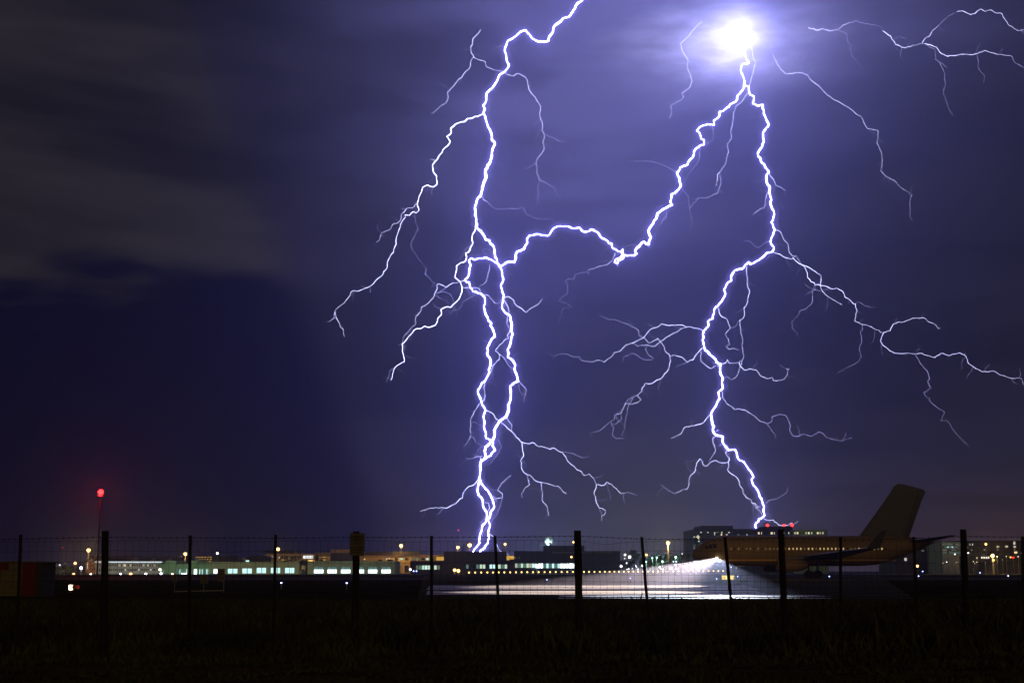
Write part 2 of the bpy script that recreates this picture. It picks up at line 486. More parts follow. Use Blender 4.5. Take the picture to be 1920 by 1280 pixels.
def build_sign():
    D = fd(668) - 0.10
    board = surface("cream_sign_board", (0.11, 0.10, 0.055), 0.7, 0.15, 6.0, 0.05, spec=0.2)
    ink = surface("faded_ink", (0.035, 0.022, 0.018), 0.8, 0.2, 20.0, 0.0, spec=0.1)
    a, b = at(656.3, 999, D), at(683.5, 1041.5, D)
    c = (a + b) / 2
    root = empty("warning_sign", (c.x, D, c.z))
    tag(root, 'small upright warning board screwed to a wooden fence post', 'sign')
    w, h = (b.x - a.x) / 2, (a.z - b.z) / 2
    mb = MB(); r = 0.02
    ring = []
    for cx, cz, t0 in ((w - r, h - r, 0), (-w + r, h - r, 90), (-w + r, -h + r, 180), (w - r, -h + r, 270)):
        for t in range(0, 91, 30):
            ring.append((cx + r * math.cos(R(t0 + t)), cz + r * math.sin(R(t0 + t))))
    mb.poly([(x, -0.004, z) for x, z in reversed(ring)][::-1])
    mb.poly([(x, 0.004, z) for x, z in reversed(ring)])
    for (x0, z0), (x1, z1) in zip(ring, ring[1:] + ring[:1]):
        mb.quad((x0, -.004, z0), (x0, .004, z0), (x1, .004, z1), (x1, -.004, z1))
    mb.build('board', board, root)
    px = mpp(D)
    k = 0
    def text(t, size, z):
        cu = bpy.data.curves.new("lettering", 'FONT')
        cu.body = t; cu.size = size; cu.align_x = 'CENTER'; cu.align_y = 'CENTER'; cu.extrude = 0.0008
        cu.materials.append(ink)
        tmp = bpy.data.objects.new('lettering', cu)
        C.objects.link(tmp)
        bpy.context.view_layer.update()
        me = bpy.data.meshes.new_from_object(tmp.evaluated_get(bpy.context.evaluated_depsgraph_get()))
        bpy.data.objects.remove(tmp)
        if not me.materials: me.materials.append(ink)
        put('lettering', me, root, (0, -0.0052, z), (R(90), 0, 0))
    text("NO", 0.060, h * 0.12)
    # lines of print too small to read in the photograph
    ra = random.Random(2)
    for z, ww, hh in ((0.66, 0.80, 0.030), (0.42, 0.5, 0.028), (-0.28, 0.8, 0.018), (-0.50, 0.8, 0.016), (-0.70, 0.72, 0.014)):
        mb = MB(); x = -w * ww
        while x < w * ww:
            ln = ra.uniform(0.006, 0.012)
            mb.box(x, min(x + ln, w * ww), -0.0058, -0.0042, z * h - hh / 2, z * h + hh / 2)
            x += ln + ra.uniform(0.003, 0.007)
        mb.build('print_line', ink, root)
    for z in (0.9, -0.9):
        mb = MB(); mb.tube([(0, -0.008, z * h), (0, 0.03, z * h)], 0.006, 8)
        mb.build('screw', ink, root)
build_sign()

# ------------------------------------------------------------------ lamps
def kelvin(name):
    return {'red': (1.0, 0.012, 0.012), 'sodium': (1.0, 0.60, 0.16), 'amber': (1.0, 0.55, 0.15), 'warm': (1.0, 0.80, 0.50), 'white': (0.95, 0.97, 1.0), 'cold': (0.72, 0.90, 1.0),
            'green': (0.45, 1.0, 0.62), 'blue': (0.28, 0.36, 1.0), 'orange': (1.0, 0.42, 0.14), 'pink': (1.0, 0.70, 0.62)}[name]
GM = {}
def gmat(col, s):
    if (col, s) not in GM: GM[(col, s)] = glow("%s_lamp_light" % col, kelvin(col), s)
    return GM[(col, s)]
POLE = surface("galvanised_pole", (0.16, 0.16, 0.17), 0.6, 0.15, 5.0, 0.05, spec=0.3)
DARK_MAST = surface("dark_mast_paint", (0.02, 0.02, 0.02), 0.8, 0.15, 5.0, 0.05, spec=0.1)
HOUSE = surface("lamp_housing", (0.08, 0.08, 0.085), 0.6, 0.15, 5.0, 0.05, spec=0.3)
def lamp(px, py, Y, col, r, label, s=12, name='lamp_post', cat='lamp', group=None, power=0, pole=True, head='ball', drop=None):
    """A lamp on a post standing on the ground: pole, housing and glowing bulb; power > 0 gives it real light."""
    p = at(px, py, Y)
    q = mpp(Y)
    p.z = max(p.z, 0.12)
    root = empty(name, (p.x, Y, 0))
    tag(root, label, cat, group)
    rr = r * q * 0.8
    if col in ('sodium', 'amber', 'orange', 'pink', 'warm'): s *= 0.5
    if pole:
        mb = MB()
        pr = max(0.04, 0.35 * q)
        if name == 'beacon_mast' and px == 189: pr = 0.11
        if p.z > 2.5:
            mb.tube([(0, 0, 0), (0, 0, p.z * 0.97), (0, 0.02, p.z + rr * 0.9)], [pr * 1.4, pr, pr * 0.8], 8)
            mb.box(-pr * 1.8, pr * 1.8, -pr * 1.8, pr * 1.8, 0, 0.25)
        else:
            mb.tube([(0, 0, 0), (0, 0, max(0.05, p.z - rr * 0.8))], pr, 8)
        mb.build('pole', DARK_MAST if name == 'beacon_mast' else POLE, root)
        mb = MB()
        mb.tube([(0, 0, p.z + rr * 0.75), (0, 0, p.z + rr * 1.15), (0, 0, p.z + rr * 1.3)], [rr * 0.95, rr * 0.7, rr * 0.1], 10)
        if name == 'beacon_mast':
            mb = MB(); mb.tube([(0, 0, p.z - rr * 1.6), (0, 0, p.z - rr * 0.8)], [rr * 1.1, rr * 0.9], 10)
        mb.build('housing', HOUSE, root)
    mb = MB(); mb.ball((0, 0, p.z), rr, 12, 8, 0.95)
    mb.build('bulb', gmat(col, s), root, smooth=True)
    if power:
        ld = bpy.data.lights.new("lamp_light", 'POINT')
        ld.energy = power; ld.color = kelvin(col); ld.shadow_soft_size = max(0.05, rr * 0.5)
        o = bpy.data.objects.new("lamp_light", ld)
        o.parent = root; o.location = (0, -rr * 1.4, p.z) if name != 'beacon_mast' else (0, -rr * 2.5, p.z + rr * 0.4)
        C.objects.link(o)
    return root

lamp(189, 922, 260, 'red', 6.4, 'red beacon glowing on top of a tall slender mast', 14, 'beacon_mast', 'beacon', power=4500)
lamp(166, 1031, 520, 'sodium', 4.2, 'bright yellow lamp on a post beside the gabled brick building', 14, power=9900)
lamp(141, 1055, 540, 'orange', 3.2, 'orange lamp on a post above the trees left of the gabled brick building', 12, power=450)
lamp(138, 1077, 420, 'orange', 3.0, 'low orange lamp at the field edge in front of the left trees', 12, power=150)
lamp(85, 1063, 500, 'white', 3.0, 'bright white lamp nearest to the red and cream hut', 14, power=750)
lamp(73, 1054.5, 640, 'white', 1.6, 'small white lamp just above the roof corner of the red and cream hut', 6)
lamp(87.5, 1053, 560, 'white', 1.5, 'twin-armed white lamp standing over the bright white lamp', 5)
lamp(112, 1058.5, 640, 'white', 1.8, 'dim white lamp among the tops of the left trees', 2.5)
lamp(123, 1055, 660, 'white', 1.2, 'faint white lamp above the left trees', 2)
lamp(152, 1064, 530, 'white', 3.2, 'white lamp lighting a low sign beside the gabled brick building', 14, power=600)
lamp(170, 1078, 425, 'white', 1.8, 'small low white lamp left of the thick fence post by the mast', 10)
lamp(226, 1076.5, 440, 'white', 2.0, 'low white lamp at the left foot of the building with the bright cornice', 12, power=350)
lamp(245, 1075.5, 430, 'orange', 3.6, 'low orange lamp in front of the building with the bright cornice', 13, power=150)
lamp(273.5, 1075, 440, 'white', 2.3, 'low white lamp with a lit stem before the building with the bright cornice', 13, power=350)
lamp(300, 1067, 476, 'warm', 2.8, 'square warm wall lamp at the right end of the bright cornice', 14, power=250)
lamp(302, 1074.5, 440, 'white', 2.4, 'low white lamp below the square warm wall lamp', 13, power=300)
lamp(323, 1076, 440, 'pink', 2.4, 'low pinkish white lamp in front of the green stepped building', 12, power=250)
lamp(347.5, 1038, 560, 'amber', 3.6, 'amber street lamp left of a steel fence post over the green stepped building', 14, power=5500)
lamp(407.5, 1036.5, 640, 'white', 2.2, 'small white lamp high over the dark roof block', 10)
lamp(521, 1029, 455, 'sodium', 4.0, 'yellow lamp seen against a steel fence post over the long warehouse', 14, power=2750)
lamp(752, 1022.5, 640, 'sodium', 3.8, 'yellow lamp on a post above the amber-lit terminal roof', 14, power=5500)
lamp(858.5, 1025.5, 700, 'sodium', 3.4, 'yellow lamp left of the two chimneys', 14, power=2750)
lamp(880.5, 1021.5, 690, 'sodium', 4.4, 'larger yellow lamp between the chimneys and the lightning foot', 14, power=3850)
lamp(947, 1019.5, 700, 'amber', 2.8, 'amber lamp on a thin post just right of the lightning foot', 12, power=990)
lamp(859.5, 993.5, 1400, 'red', 1.2, 'tiny red lamp on a distant mast above the yellow lamps', 4, 'beacon_mast', 'beacon')
lamp(117.5, 1026, 1300, 'red', 1.2, 'tiny red lamp on a distant mast in the dark sky to the left', 4, 'beacon_mast', 'beacon')
lamp(1075.5, 1015.5, 620, 'amber', 2.6, 'amber lamp touching the left edge of the thick central fence post', 12)
lamp(1071.5, 1043.5, 505, 'amber', 2.2, 'amber lamp on the dark building wall beside the thick central fence post', 12)
lamp(1172, 1039.5, 600, 'warm', 2.3, 'left one of two warm white lamps beside the dark round tree', 12)
lamp(1180.5, 1043.5, 600, 'white', 2.8, 'right one of two warm white lamps beside the dark round tree', 13)
lamp(1252.5, 1017.5, 176, 'sodium', 3.8, 'amber street lamp standing in front of the aircraft nose', 14, power=2860)
lamp(1212, 1039.5, 600, 'orange', 2.6, 'orange lamp beside the leaning steel post, over the lit trees', 12)
lamp(1258, 1064.5, 430, 'pink', 3.2, 'pinkish lamp under the lit trees', 13)
lamp(1445, 1061.5, 400, 'orange', 2.0, 'reddish white lamp left of the thick post near the aircraft wing', 12)
lamp(1720, 1060.5, 420, 'orange', 3.0, 'red-white lamp against the steel post below the aircraft tail', 14)
lamp(1861, 1041.5, 485, 'sodium', 4.0, 'large amber lamp right of the last thick fence post', 14, power=11000)
lamp(1848.5, 1019.5, 550, 'amber', 2.6, 'orange-white lamp high on the dark skyline at the right', 12)
lamp(1863, 1049.5, 480, 'amber', 2.4, 'dimmer amber lamp just under the large amber lamp', 5)
lamp(1758.5, 1020, 550, 'red', 2.0, 'red-white lamp high on the skyline right of the aircraft tail', 9)
lamp(1900, 1044.5, 545, 'red', 2.0, 'red lamp among the yellow lights by the right border', 5)
lamp(1895, 1044, 540, 'amber', 2.0, 'pale orange lamp beside the red lamp by the right border', 5)
lamp(852.5, 1068, 380, 'amber', 3.4, 'bright amber work lamp at the corner of the dark building', 14, 'work_lamp', 'lamp', power=990)
lamp(859.5, 1069.5, 378, 'amber', 3.4, 'second bright work lamp lighting the ground by the dark building corner', 14, 'work_lamp', 'lamp', power=990)
lamp(769.5, 1067, 430, 'cold', 2.4, 'white lamp beside the small blue lamps at the end of the warehouse', 8)
lamp(1007, 1060, 470, 'cold', 4.4, 'dazzling white floodlight at the left end of the glazed hall', 16, 'floodlight', 'lamp', power=750)
lamp(1071, 1059.5, 470, 'cold', 4.8, 'dazzling white floodlight beside the thick central fence post', 16, 'floodlight', 'lamp', power=750)
lamp(1164.5, 1061, 520, 'white', 2.4, 'white T-headed lamp in the car park', 11)

# airfield lights close to the ground
for px, py, Y, r, s, lab, grp in (
        (527.5, 1092, 80, 1.7, 14, 'bright blue taxiway light in the dark grass under the yellow lamp on the steel post', 'blue taxiway lights on the left'),
        (650, 1092.3, 80, 1.7, 14, 'bright blue taxiway light in the dark grass beside the post with the warning board', 'blue taxiway lights on the left'),
        (775.5, 1070, 420, 1.5, 8, 'left one of two small blue lights at the end of the warehouse', 'blue lights by the warehouse'),
        (781, 1070, 420, 1.5, 8, 'right one of two small blue lights at the end of the warehouse', 'blue lights by the warehouse'),
        (1025.5, 1086, 110, 1.15, 9, 'small blue-white taxiway light on the pavement left of the thick central post', 'blue lights on the lit pavement'),
        (1182, 1083.5, 126, 1.15, 9, 'small blue-white taxiway light on the lit pavement just left of a leaning steel post', 'blue lights on the lit pavement'),
        (1343.5, 1084.5, 124, 1.15, 9, 'small blue-white taxiway light just left of the yellow guidance sign', 'blue lights on the lit pavement'),
        (1383, 1080, 165, 1.15, 9, 'small blue-white taxiway light just right of the yellow guidance sign', 'blue lights on the lit pavement'),
        (1555, 1080, 175, 1.3, 9, 'small blue taxiway light behind the main wheels of the airliner', 'blue taxiway lights on the right'),
        (1536, 1069.5, 300, 1.3, 9, 'small blue taxiway light seen under the belly of the airliner', 'blue taxiway lights on the right'),
        (1730, 1070.5, 330, 1.3, 9, 'upper one of two blue taxiway lights below the airliner tail', 'blue taxiway lights on the right'),
        (1722.5, 1079.3, 180, 1.3, 9, 'lower one of two blue taxiway lights below the airliner tail, beside the steel post', 'blue taxiway lights on the right'),
        (1837.5, 1073, 330, 1.3, 9, 'blue taxiway light just right of the last thick fence post', 'blue taxiway lights on the right'),
        (1890.5, 1079, 185, 1.3, 9, 'rightmost blue taxiway light near the last steel post', 'blue taxiway lights on the right')):
    lamp(px, py, Y, 'blue', r, lab, s, 'taxiway_light', 'airfield light', grp, power=0.5 if Y == 80 else 0)
ROW = [879.4, 891, 902.5, 913.8, 924.4, 935, 945.6, 956.5, 967.5, 978, 988.7, 999.4, 1010, 1021, 1031.5, 1042, 1053, 1063.7, 1074.4, 1085, 1095, 1104.6, 1114.6, 1124.6, 1134, 1143, 1152, 1160.6, 1169.6,
       1178.5, 1187.8, 1196.6, 1205.9, 1215.4, 1224.6, 1234, 1243, 1253, 1262.5, 1272, 1281, 1290.6, 1300, 1309.6, 1318.8, 1328.4, 1337.8, 1347, 1356]
first = None
for i, px in enumerate(ROW):
    Y = 330 + 70 * i / len(ROW)
    py = 1072.6 - 3.0 * i / len(ROW)
    if first is None:
        first = lamp(px, py, Y, 'amber', 1.75, 'small amber light in the long level row along the apron edge', 11, 'apron_light', 'airfield light', 'row of amber lights along the apron edge')
        fz = at(px, py, Y).z
    else:
        o = copy_tree(first)
        p = at(px, py, Y)
        o.location = (p.x, Y, p.z - fz)
# ------------------------------------------------------------------ buildings
W = dict(
    stone=surface("pale_stone_wall", (0.34, 0.33, 0.31), 0.9, 0.15, 0.5, 0.2),
    brick=surface("red_brick_wall", (0.22, 0.11, 0.07), 0.9, 0.3, 0.8, 0.3),
    render=surface("grey_green_render", (0.30, 0.33, 0.24), 0.9, 0.15, 0.3, 0.1),
    green=surface("green_render", (0.22, 0.34, 0.24), 0.9, 0.15, 0.3, 0.1),
    ochre=surface("ochre_render", (0.36, 0.25, 0.12), 0.9, 0.2, 0.3, 0.1),
    dark=surface("dark_cladding", (0.020, 0.022, 0.024), 0.85, 0.2, 0.5, 0.1),
    dark2=surface("dark_ribbed_cladding", (0.028, 0.030, 0.030), 0.85, 0.3, 1.5, 0.2, stretch=(1, 1, .1)),
    roof=surface("dark_roofing", (0.024, 0.020, 0.018), 0.9, 0.3, 1.0, 0.2),
    office=surface("office_precast", (0.022, 0.020, 0.017), 0.85, 0.2, 0.5, 0.1),
    olive=surface("olive_panel", (0.10, 0.12, 0.05), 0.85, 0.2, 0.5, 0.1),
    frame=surface("window_frame_metal", (0.05, 0.05, 0.055), 0.5, 0.1, 5, 0.0),
    glass=surface("unlit_glass", (0.010, 0.012, 0.016), 0.15, 0.2, 1.0, 0.0, spec=0.5),
)
LIT = dict(
    cool=glow("lit_window_cool", (0.62, 0.98, 0.95), 1.15), coolbright=glow("lit_window_bright", (0.85, 1.0, 1.0), 2.6), cooldim=glow("lit_window_dim", (0.30, 0.62, 0.55), 0.30),
    warm=glow("lit_window_warm", (1.0, 0.80, 0.45), 1.0), warmdim=glow("lit_window_warm_dim", (1.0, 0.66, 0.30), 0.22), amber=glow("lit_panel_amber", (1.0, 0.58, 0.08), 0.75),
    greenish=glow("lit_window_greenish", (0.75, 1.0, 0.72), 0.8), greendim=glow("lit_window_greenish_dim", (0.6, 0.8, 0.45), 0.18), cornice=glow("cornice_strip_light", (0.80, 0.95, 1.0), 0.85),
    pale=glow("lit_window_pale", (1.0, 0.95, 0.75), 0.55), white=glow("lit_sign_white", (0.95, 0.97, 1.0), 1.2),
)
def block(parent, name, x0, x1, ytop, Y, depth, mat, z0=None, ybot=None):
    a, b = xat(x0, Y), xat(x1, Y)
    zt = zat(ytop, Y)
    zb = zat(ybot, Y) if ybot is not None else (0.0 if z0 is None else z0)
    mb = MB(); mb.box(a - parent.location.x, b - parent.location.x, Y - parent.location.y, Y + depth - parent.location.y, zb, zt)
    return mb.build(name, mat, parent)
PANE = {}
def window(parent, x0, x1, y0, y1, Y, mat, name='window', thick=0.12, mull=0, frame=True):
    """A window seen at photograph pixels: a glowing or dark pane standing 12 cm proud on the facade, with a frame round it."""
    a, b, t, c = xat(x0, Y), xat(x1, Y), zat(y0, Y), zat(y1, Y)
    key = (mat.name, mull, frame)
    if key not in PANE:
        mb = MB()
        mb.m = 0; mb.box(-.5, .5, -0.6, 0.0, -.5, .5)
        if frame:
            mb.m = 1
            for i in range(mull + 2):
                x = -.5 + i / (mull + 1)
                mb.box(x - .025, x + .025, -1.0, -0.65, -.5, .5)
            mb.box(-.525, .525, -1.0, -0.65, .5, .55); mb.box(-.525, .525, -1.0, -0.65, -.55, -.5)
        PANE[key] = mb.mesh("window", [mat, W['frame']])
    return put(name, PANE[key], parent, Vector(((a + b) / 2, Y - 0.01, (t + c) / 2)) - parent.location, scale=(b - a, thick, t - c))
def bld(name, label, px, Y, cat='building', group=None):
    e = empty(name, (xat(px, Y), Y, 0))
    return tag(e, label, cat, group)
def wash(parent, px, py, Y, col, power, size=0.5):
    """Light of the facade lamps standing before a wall."""
    ld = bpy.data.lights.new("facade_light", 'POINT')
    ld.energy = power; ld.color = col; ld.shadow_soft_size = size
    o = bpy.data.objects.new("facade_light", ld)
    o.parent = parent; o.location = at(px, py, Y) - parent.location
    C.objects.link(o)

def gable_roof(parent, x0, x1, yeave, yridge, Y, depth, mat, name='roof'):
    a, b = xat(x0, Y) - parent.location.x, xat(x1, Y) - parent.location.x
    ze, zr = zat(yeave, Y), zat(yridge, Y)
    y0, y1 = Y - 0.6 - parent.location.y, Y + depth + 0.6 - parent.location.y
    ym = (y0 + y1) / 2
    mb = MB()
    mb.quad((a, y0, ze), (b, y0, ze), (b, ym, zr), (a, ym, zr)); mb.quad((b, y1, ze), (a, y1, ze), (a, ym, zr), (b, ym, zr))
    mb.poly([(a, y1, ze), (a, y0, ze), (a, ym, zr)]); mb.poly([(b, y0, ze), (b, y1, ze), (b, ym, zr)])
    mb.quad((a, y1, ze), (b, y1, ze), (b, y0, ze), (a, y0, ze))
    return mb.build(name, mat, parent)

def left_buildings():
    # gabled brick building behind
    Y = 600
    b = bld('brick_building', 'brick building with dark gabled roofs standing behind the bright cornice', 230, Y)
    block(b, 'wall', 160, 345, 1053.5, Y, 16, W['brick'])
    gable_roof(b, 158, 350, 1053, 1041, Y, 16, W['roof'])
    for gx in (171, 184, 252, 287, 318):
        a, c, zt, zb = xat(gx - 5, Y), xat(gx + 5, Y), zat(1045.5, Y), zat(1053.4, Y)
        mb = MB(); l = b.location
        mb.poly([(a - l.x, -1.2, zb), (c - l.x, -1.2, zb), ((a + c) / 2 - l.x, -1.2, zt)])
        mb.poly([(c - l.x, -1.2, zb), (c - l.x, 3, zb), ((a + c) / 2 - l.x, 3, zt), ((a + c) / 2 - l.x, -1.2, zt)])
        mb.poly([(a - l.x, 3, zb), (a - l.x, -1.2, zb), ((a + c) / 2 - l.x, -1.2, zt), ((a + c) / 2 - l.x, 3, zt)])
        mb.build('gable', W['brick'], b)
    for x in (163, 176): block(b, 'chimney', x, x + 2, 1038.5, Y + 2, 1.2, W['brick'], ybot=1046)
    for r, y in enumerate((1052.5, 1058.5, 1064.5)):
        for i, x in enumerate((163, 168, 172.5, 177)):
            lit = (r * 4 + i) in (0, 2, 3, 4, 7, 8)
            window(b, x, x + 2, y, y + 3.2, Y, LIT['warmdim'] if lit else W['glass'], frame=False)
    window(b, 163, 164.4, 1053, 1066, Y, LIT['warm'], frame=False)
    wash(b, 170, 1062, Y - 9, (1.0, 0.55, 0.25), 1400)

    # long office with the bright cornice
    Y = 490
    b = bld('long_office', 'long pale two-storey office with a bright white strip along its cornice', 240, Y)
    block(b, 'wall', 179, 300, 1055.4, Y, 14, W['stone'])
    block(b, 'cornice', 177, 304, 1052.2, Y - 0.8, 15.6, W['stone'], ybot=1055.2)
    window(b, 177.5, 303.5, 1052.0, 1054.2, Y - 0.82, LIT['cornice'], 'strip_light', frame=False)
    ra = random.Random(11)
    for r, (y0, y1) in enumerate(((1057.5, 1060.6), (1065.8, 1069.6))):
        x = 182.0
        while x < 297:
            lit = ra.random()
            window(b, x, x + 2.0, y0, y1, Y, LIT['pale'] if lit < .10 else W['glass'], frame=False)
            x += 4.1 if r == 0 else 3.7
    window(b, 233, 235.4, 1057, 1061.4, Y, LIT['warm'], frame=False)
    for px in (192, 215, 240, 262, 285): wash(b, px, 1072, Y - 7, (0.93, 0.95, 0.82), 200)
    # green stepped building
    Y = 480
    b = bld('green_building', 'low green-lit building of stepped blocks with slit windows', 345, Y)
    for i, (x0, x1, yt) in enumerate(((299.5, 310, 1056), (310, 330.5, 1050.5), (330.5, 356, 1056.5), (356, 371, 1050), (371, 392, 1055))):
        block(b, 'wall', x0, x1, yt, Y - 0.4 * (i % 2), 14, W['green'])
    for x, wd, k in ((302, 1.2, 'cool'), (306, 1, 'cooldim'), (331, .9, 'cooldim'), (334, .9, 'cooldim'), (337, 1.1, 'cool'), (341, .9, 'cooldim'), (345, .9, 'cooldim'), (349.5, 1.1, 'cool'), (364, 5.4, 'coolbright'),
                     (374, 1.4, 'cool'), (379, 1.1, 'cool'), (382.5, 1.0, 'cooldim'), (387, 1.1, 'cool'), (389.3, .7, 'cool')):
        window(b, x, x + wd, 1066.5, 1076, Y - 0.42, LIT[k], frame=False)
    window(b, 340.5, 350.5, 1073.6, 1076, Y - 0.6, LIT['coolbright'], frame=False)
    for px in (305, 320, 343, 363, 383): wash(b, px, 1074, Y - 8, (0.45, 1.0, 0.62), 140)
    # distant amber office between
    Y = 900
    b = bld('amber_office', 'distant amber-lit office showing three rows of windows over the green blocks', 381, Y)
    block(b, 'wall', 366, 396, 1042, Y, 20, W['dark'])
    ra = random.Random(4)
    for y in (1043, 1047, 1051.2):
        x = 367.0
        while x < 395:
            if ra.random() < 0.88: window(b, x, x + ra.choice((1.2, 1.2, 2.0)), y, y + 2.0, Y, LIT['warmdim'] if ra.random() < .72 else LIT['amber'], frame=False)
            x += 2.3
    b = bld('dark_block', 'dark flat-roofed block right of the distant amber office', 420, 700)
    block(b, 'wall', 397, 444, 1042.5, 700, 18, W['dark']); block(b, 'parapet', 396.5, 444.5, 1041.8, 699.8, 18.4, W['roof'], ybot=1042.6)
    b = bld('domed_shed', 'dark round-roofed shed with a small lit end behind the warehouse', 480, 620)
    mb = MB(); x0, x1 = xat(458, 620), xat(508, 620); zt, zb = zat(1040, 620), zat(1052, 620)
    prof = [(x0 + (x1 - x0) * i / 14, zb + (zt - zb) * math.sin(math.pi * (0.16 + 0.68 * i / 14)) ** 1.0) for i in range(15)]
    l = b.location
    mb.poly([(x0 - l.x, 0, 0), (x1 - l.x, 0, 0)] + [(x - l.x, 0, z) for x, z in reversed(prof)])
    for (xa, za), (xb, zb2) in zip(prof, prof[1:]): mb.quad((xa - l.x, 0, za), (xb - l.x, 0, zb2), (xb - l.x, 14, zb2), (xa - l.x, 14, za))
    mb.poly([(x0 - l.x, 14, 0), (x0 - l.x, 0, 0), (x0 - l.x, 0, prof[0][1]), (x0 - l.x, 14, prof[0][1])])
    mb.build('shell', W['roof'], b)
    block(b, 'annex', 453, 459.5, 1045.5, 618, 10, W['render'])
    window(b, 459, 467, 1049.6, 1053.2, 619.6, LIT['cool']); window(b, 453.6, 455.4, 1049.5, 1052.8, 617.8, LIT['cooldim'])
    # the long warehouse with lit windows
    Y = 480
    b = bld('warehouse', 'long low grey-green warehouse with a row of bright white windows', 565, Y)
    block(b, 'wall', 392, 561, 1052.6, Y, 22, W['render'])
    block(b, 'wall', 577, 740.5, 1051.4, Y, 22, W['render'])
    block(b, 'glazed_bay', 561, 577, 1049.6, Y + 0.6, 20, W['glass'])
    for x in (561, 568.8, 576.2): block(b, 'mullion', x, x + 0.9, 1047.5, Y + 0.3, 0.25, W['frame'])
    for y in (1050, 1062.5): block(b, 'transom', 561, 577, y, Y + 0.35, 0.2, W['frame'], ybot=y + 0.9)
    for i in range(13):      # panel joints of the wall, each strip set proud
        x = 405 + i * 27
        if 556 < x < 580: continue
        block(b, 'wall_joint', x, x + 0.5, 1053, Y - 0.05, 0.05, W['frame'])
    for x0, x1, y0, y1 in ((400.5, 417, 1066.2, 1077), (427, 446, 1065.6, 1076), (454, 473, 1065, 1076)):
        window(b, x0, x1, y0, 1074.4, Y, LIT['cool'] if x0 > 420 else LIT['coolbright'], mull=1)
    for x0, x1 in ((481, 499.5), (507.5, 526), (534, 552.5)):
        window(b, x0, x1, 1063.8, 1073.8, Y, LIT['cool'], mull=1)
    for x0, x1 in ((588.5, 607), (613.5, 632), (639, 657.5), (664.5, 683), (690, 708), (715, 733)):
        window(b, x0, x1, 1062.2, 1066.8, Y, LIT['cooldim'], mull=1)
        window(b, x0, x1, 1067.2, 1073.8, Y, LIT['coolbright'], mull=0)
    for px in (408, 436, 463, 490, 517, 543): wash(b, px, 1072.6, Y - 9, (0.95, 0.95, 0.55), 150)
    for px in (598, 623, 648, 673, 699, 724): wash(b, px, 1072.6, Y - 9, (0.62, 0.95, 0.66), 120)
    wash(b, 558, 1063, Y - 6, (1.0, 0.72, 0.25), 130)
left_buildings()

def roof_plant():
    # small plant boxes and vents on the flat roofs, each fixed to its own building
    ra = random.Random(77)
    for nm, Y, d, ytop, spots in (('warehouse', 480, 6, 1052.6, (410, 447, 489, 530)), ('warehouse', 480, 7, 1051.4, (597, 634, 668, 709, 728)), ('dark_block', 700, 4, 1042.0, (408, 431)), ('long_office', 490, 4, 1055.4, (207, 251, 281))):
        b = bpy.data.objects[nm]
        for x in spots:
            z = zat(ytop, Y); w = ra.uniform(.5, 1.3); h = ra.uniform(.25, .6)
            mb = MB(); cx = xat(x, Y) - b.location.x; cy = d
            mb.box(cx - w, cx + w, cy - w * .7, cy + w * .7, z - .02, z + h); mb.box(cx - w * .5, cx + w * .3, cy - w * .4, cy + w * .4, z + h, z + h + .15)
            mb.build('roof_unit', W['roof'], b)
roof_plant()

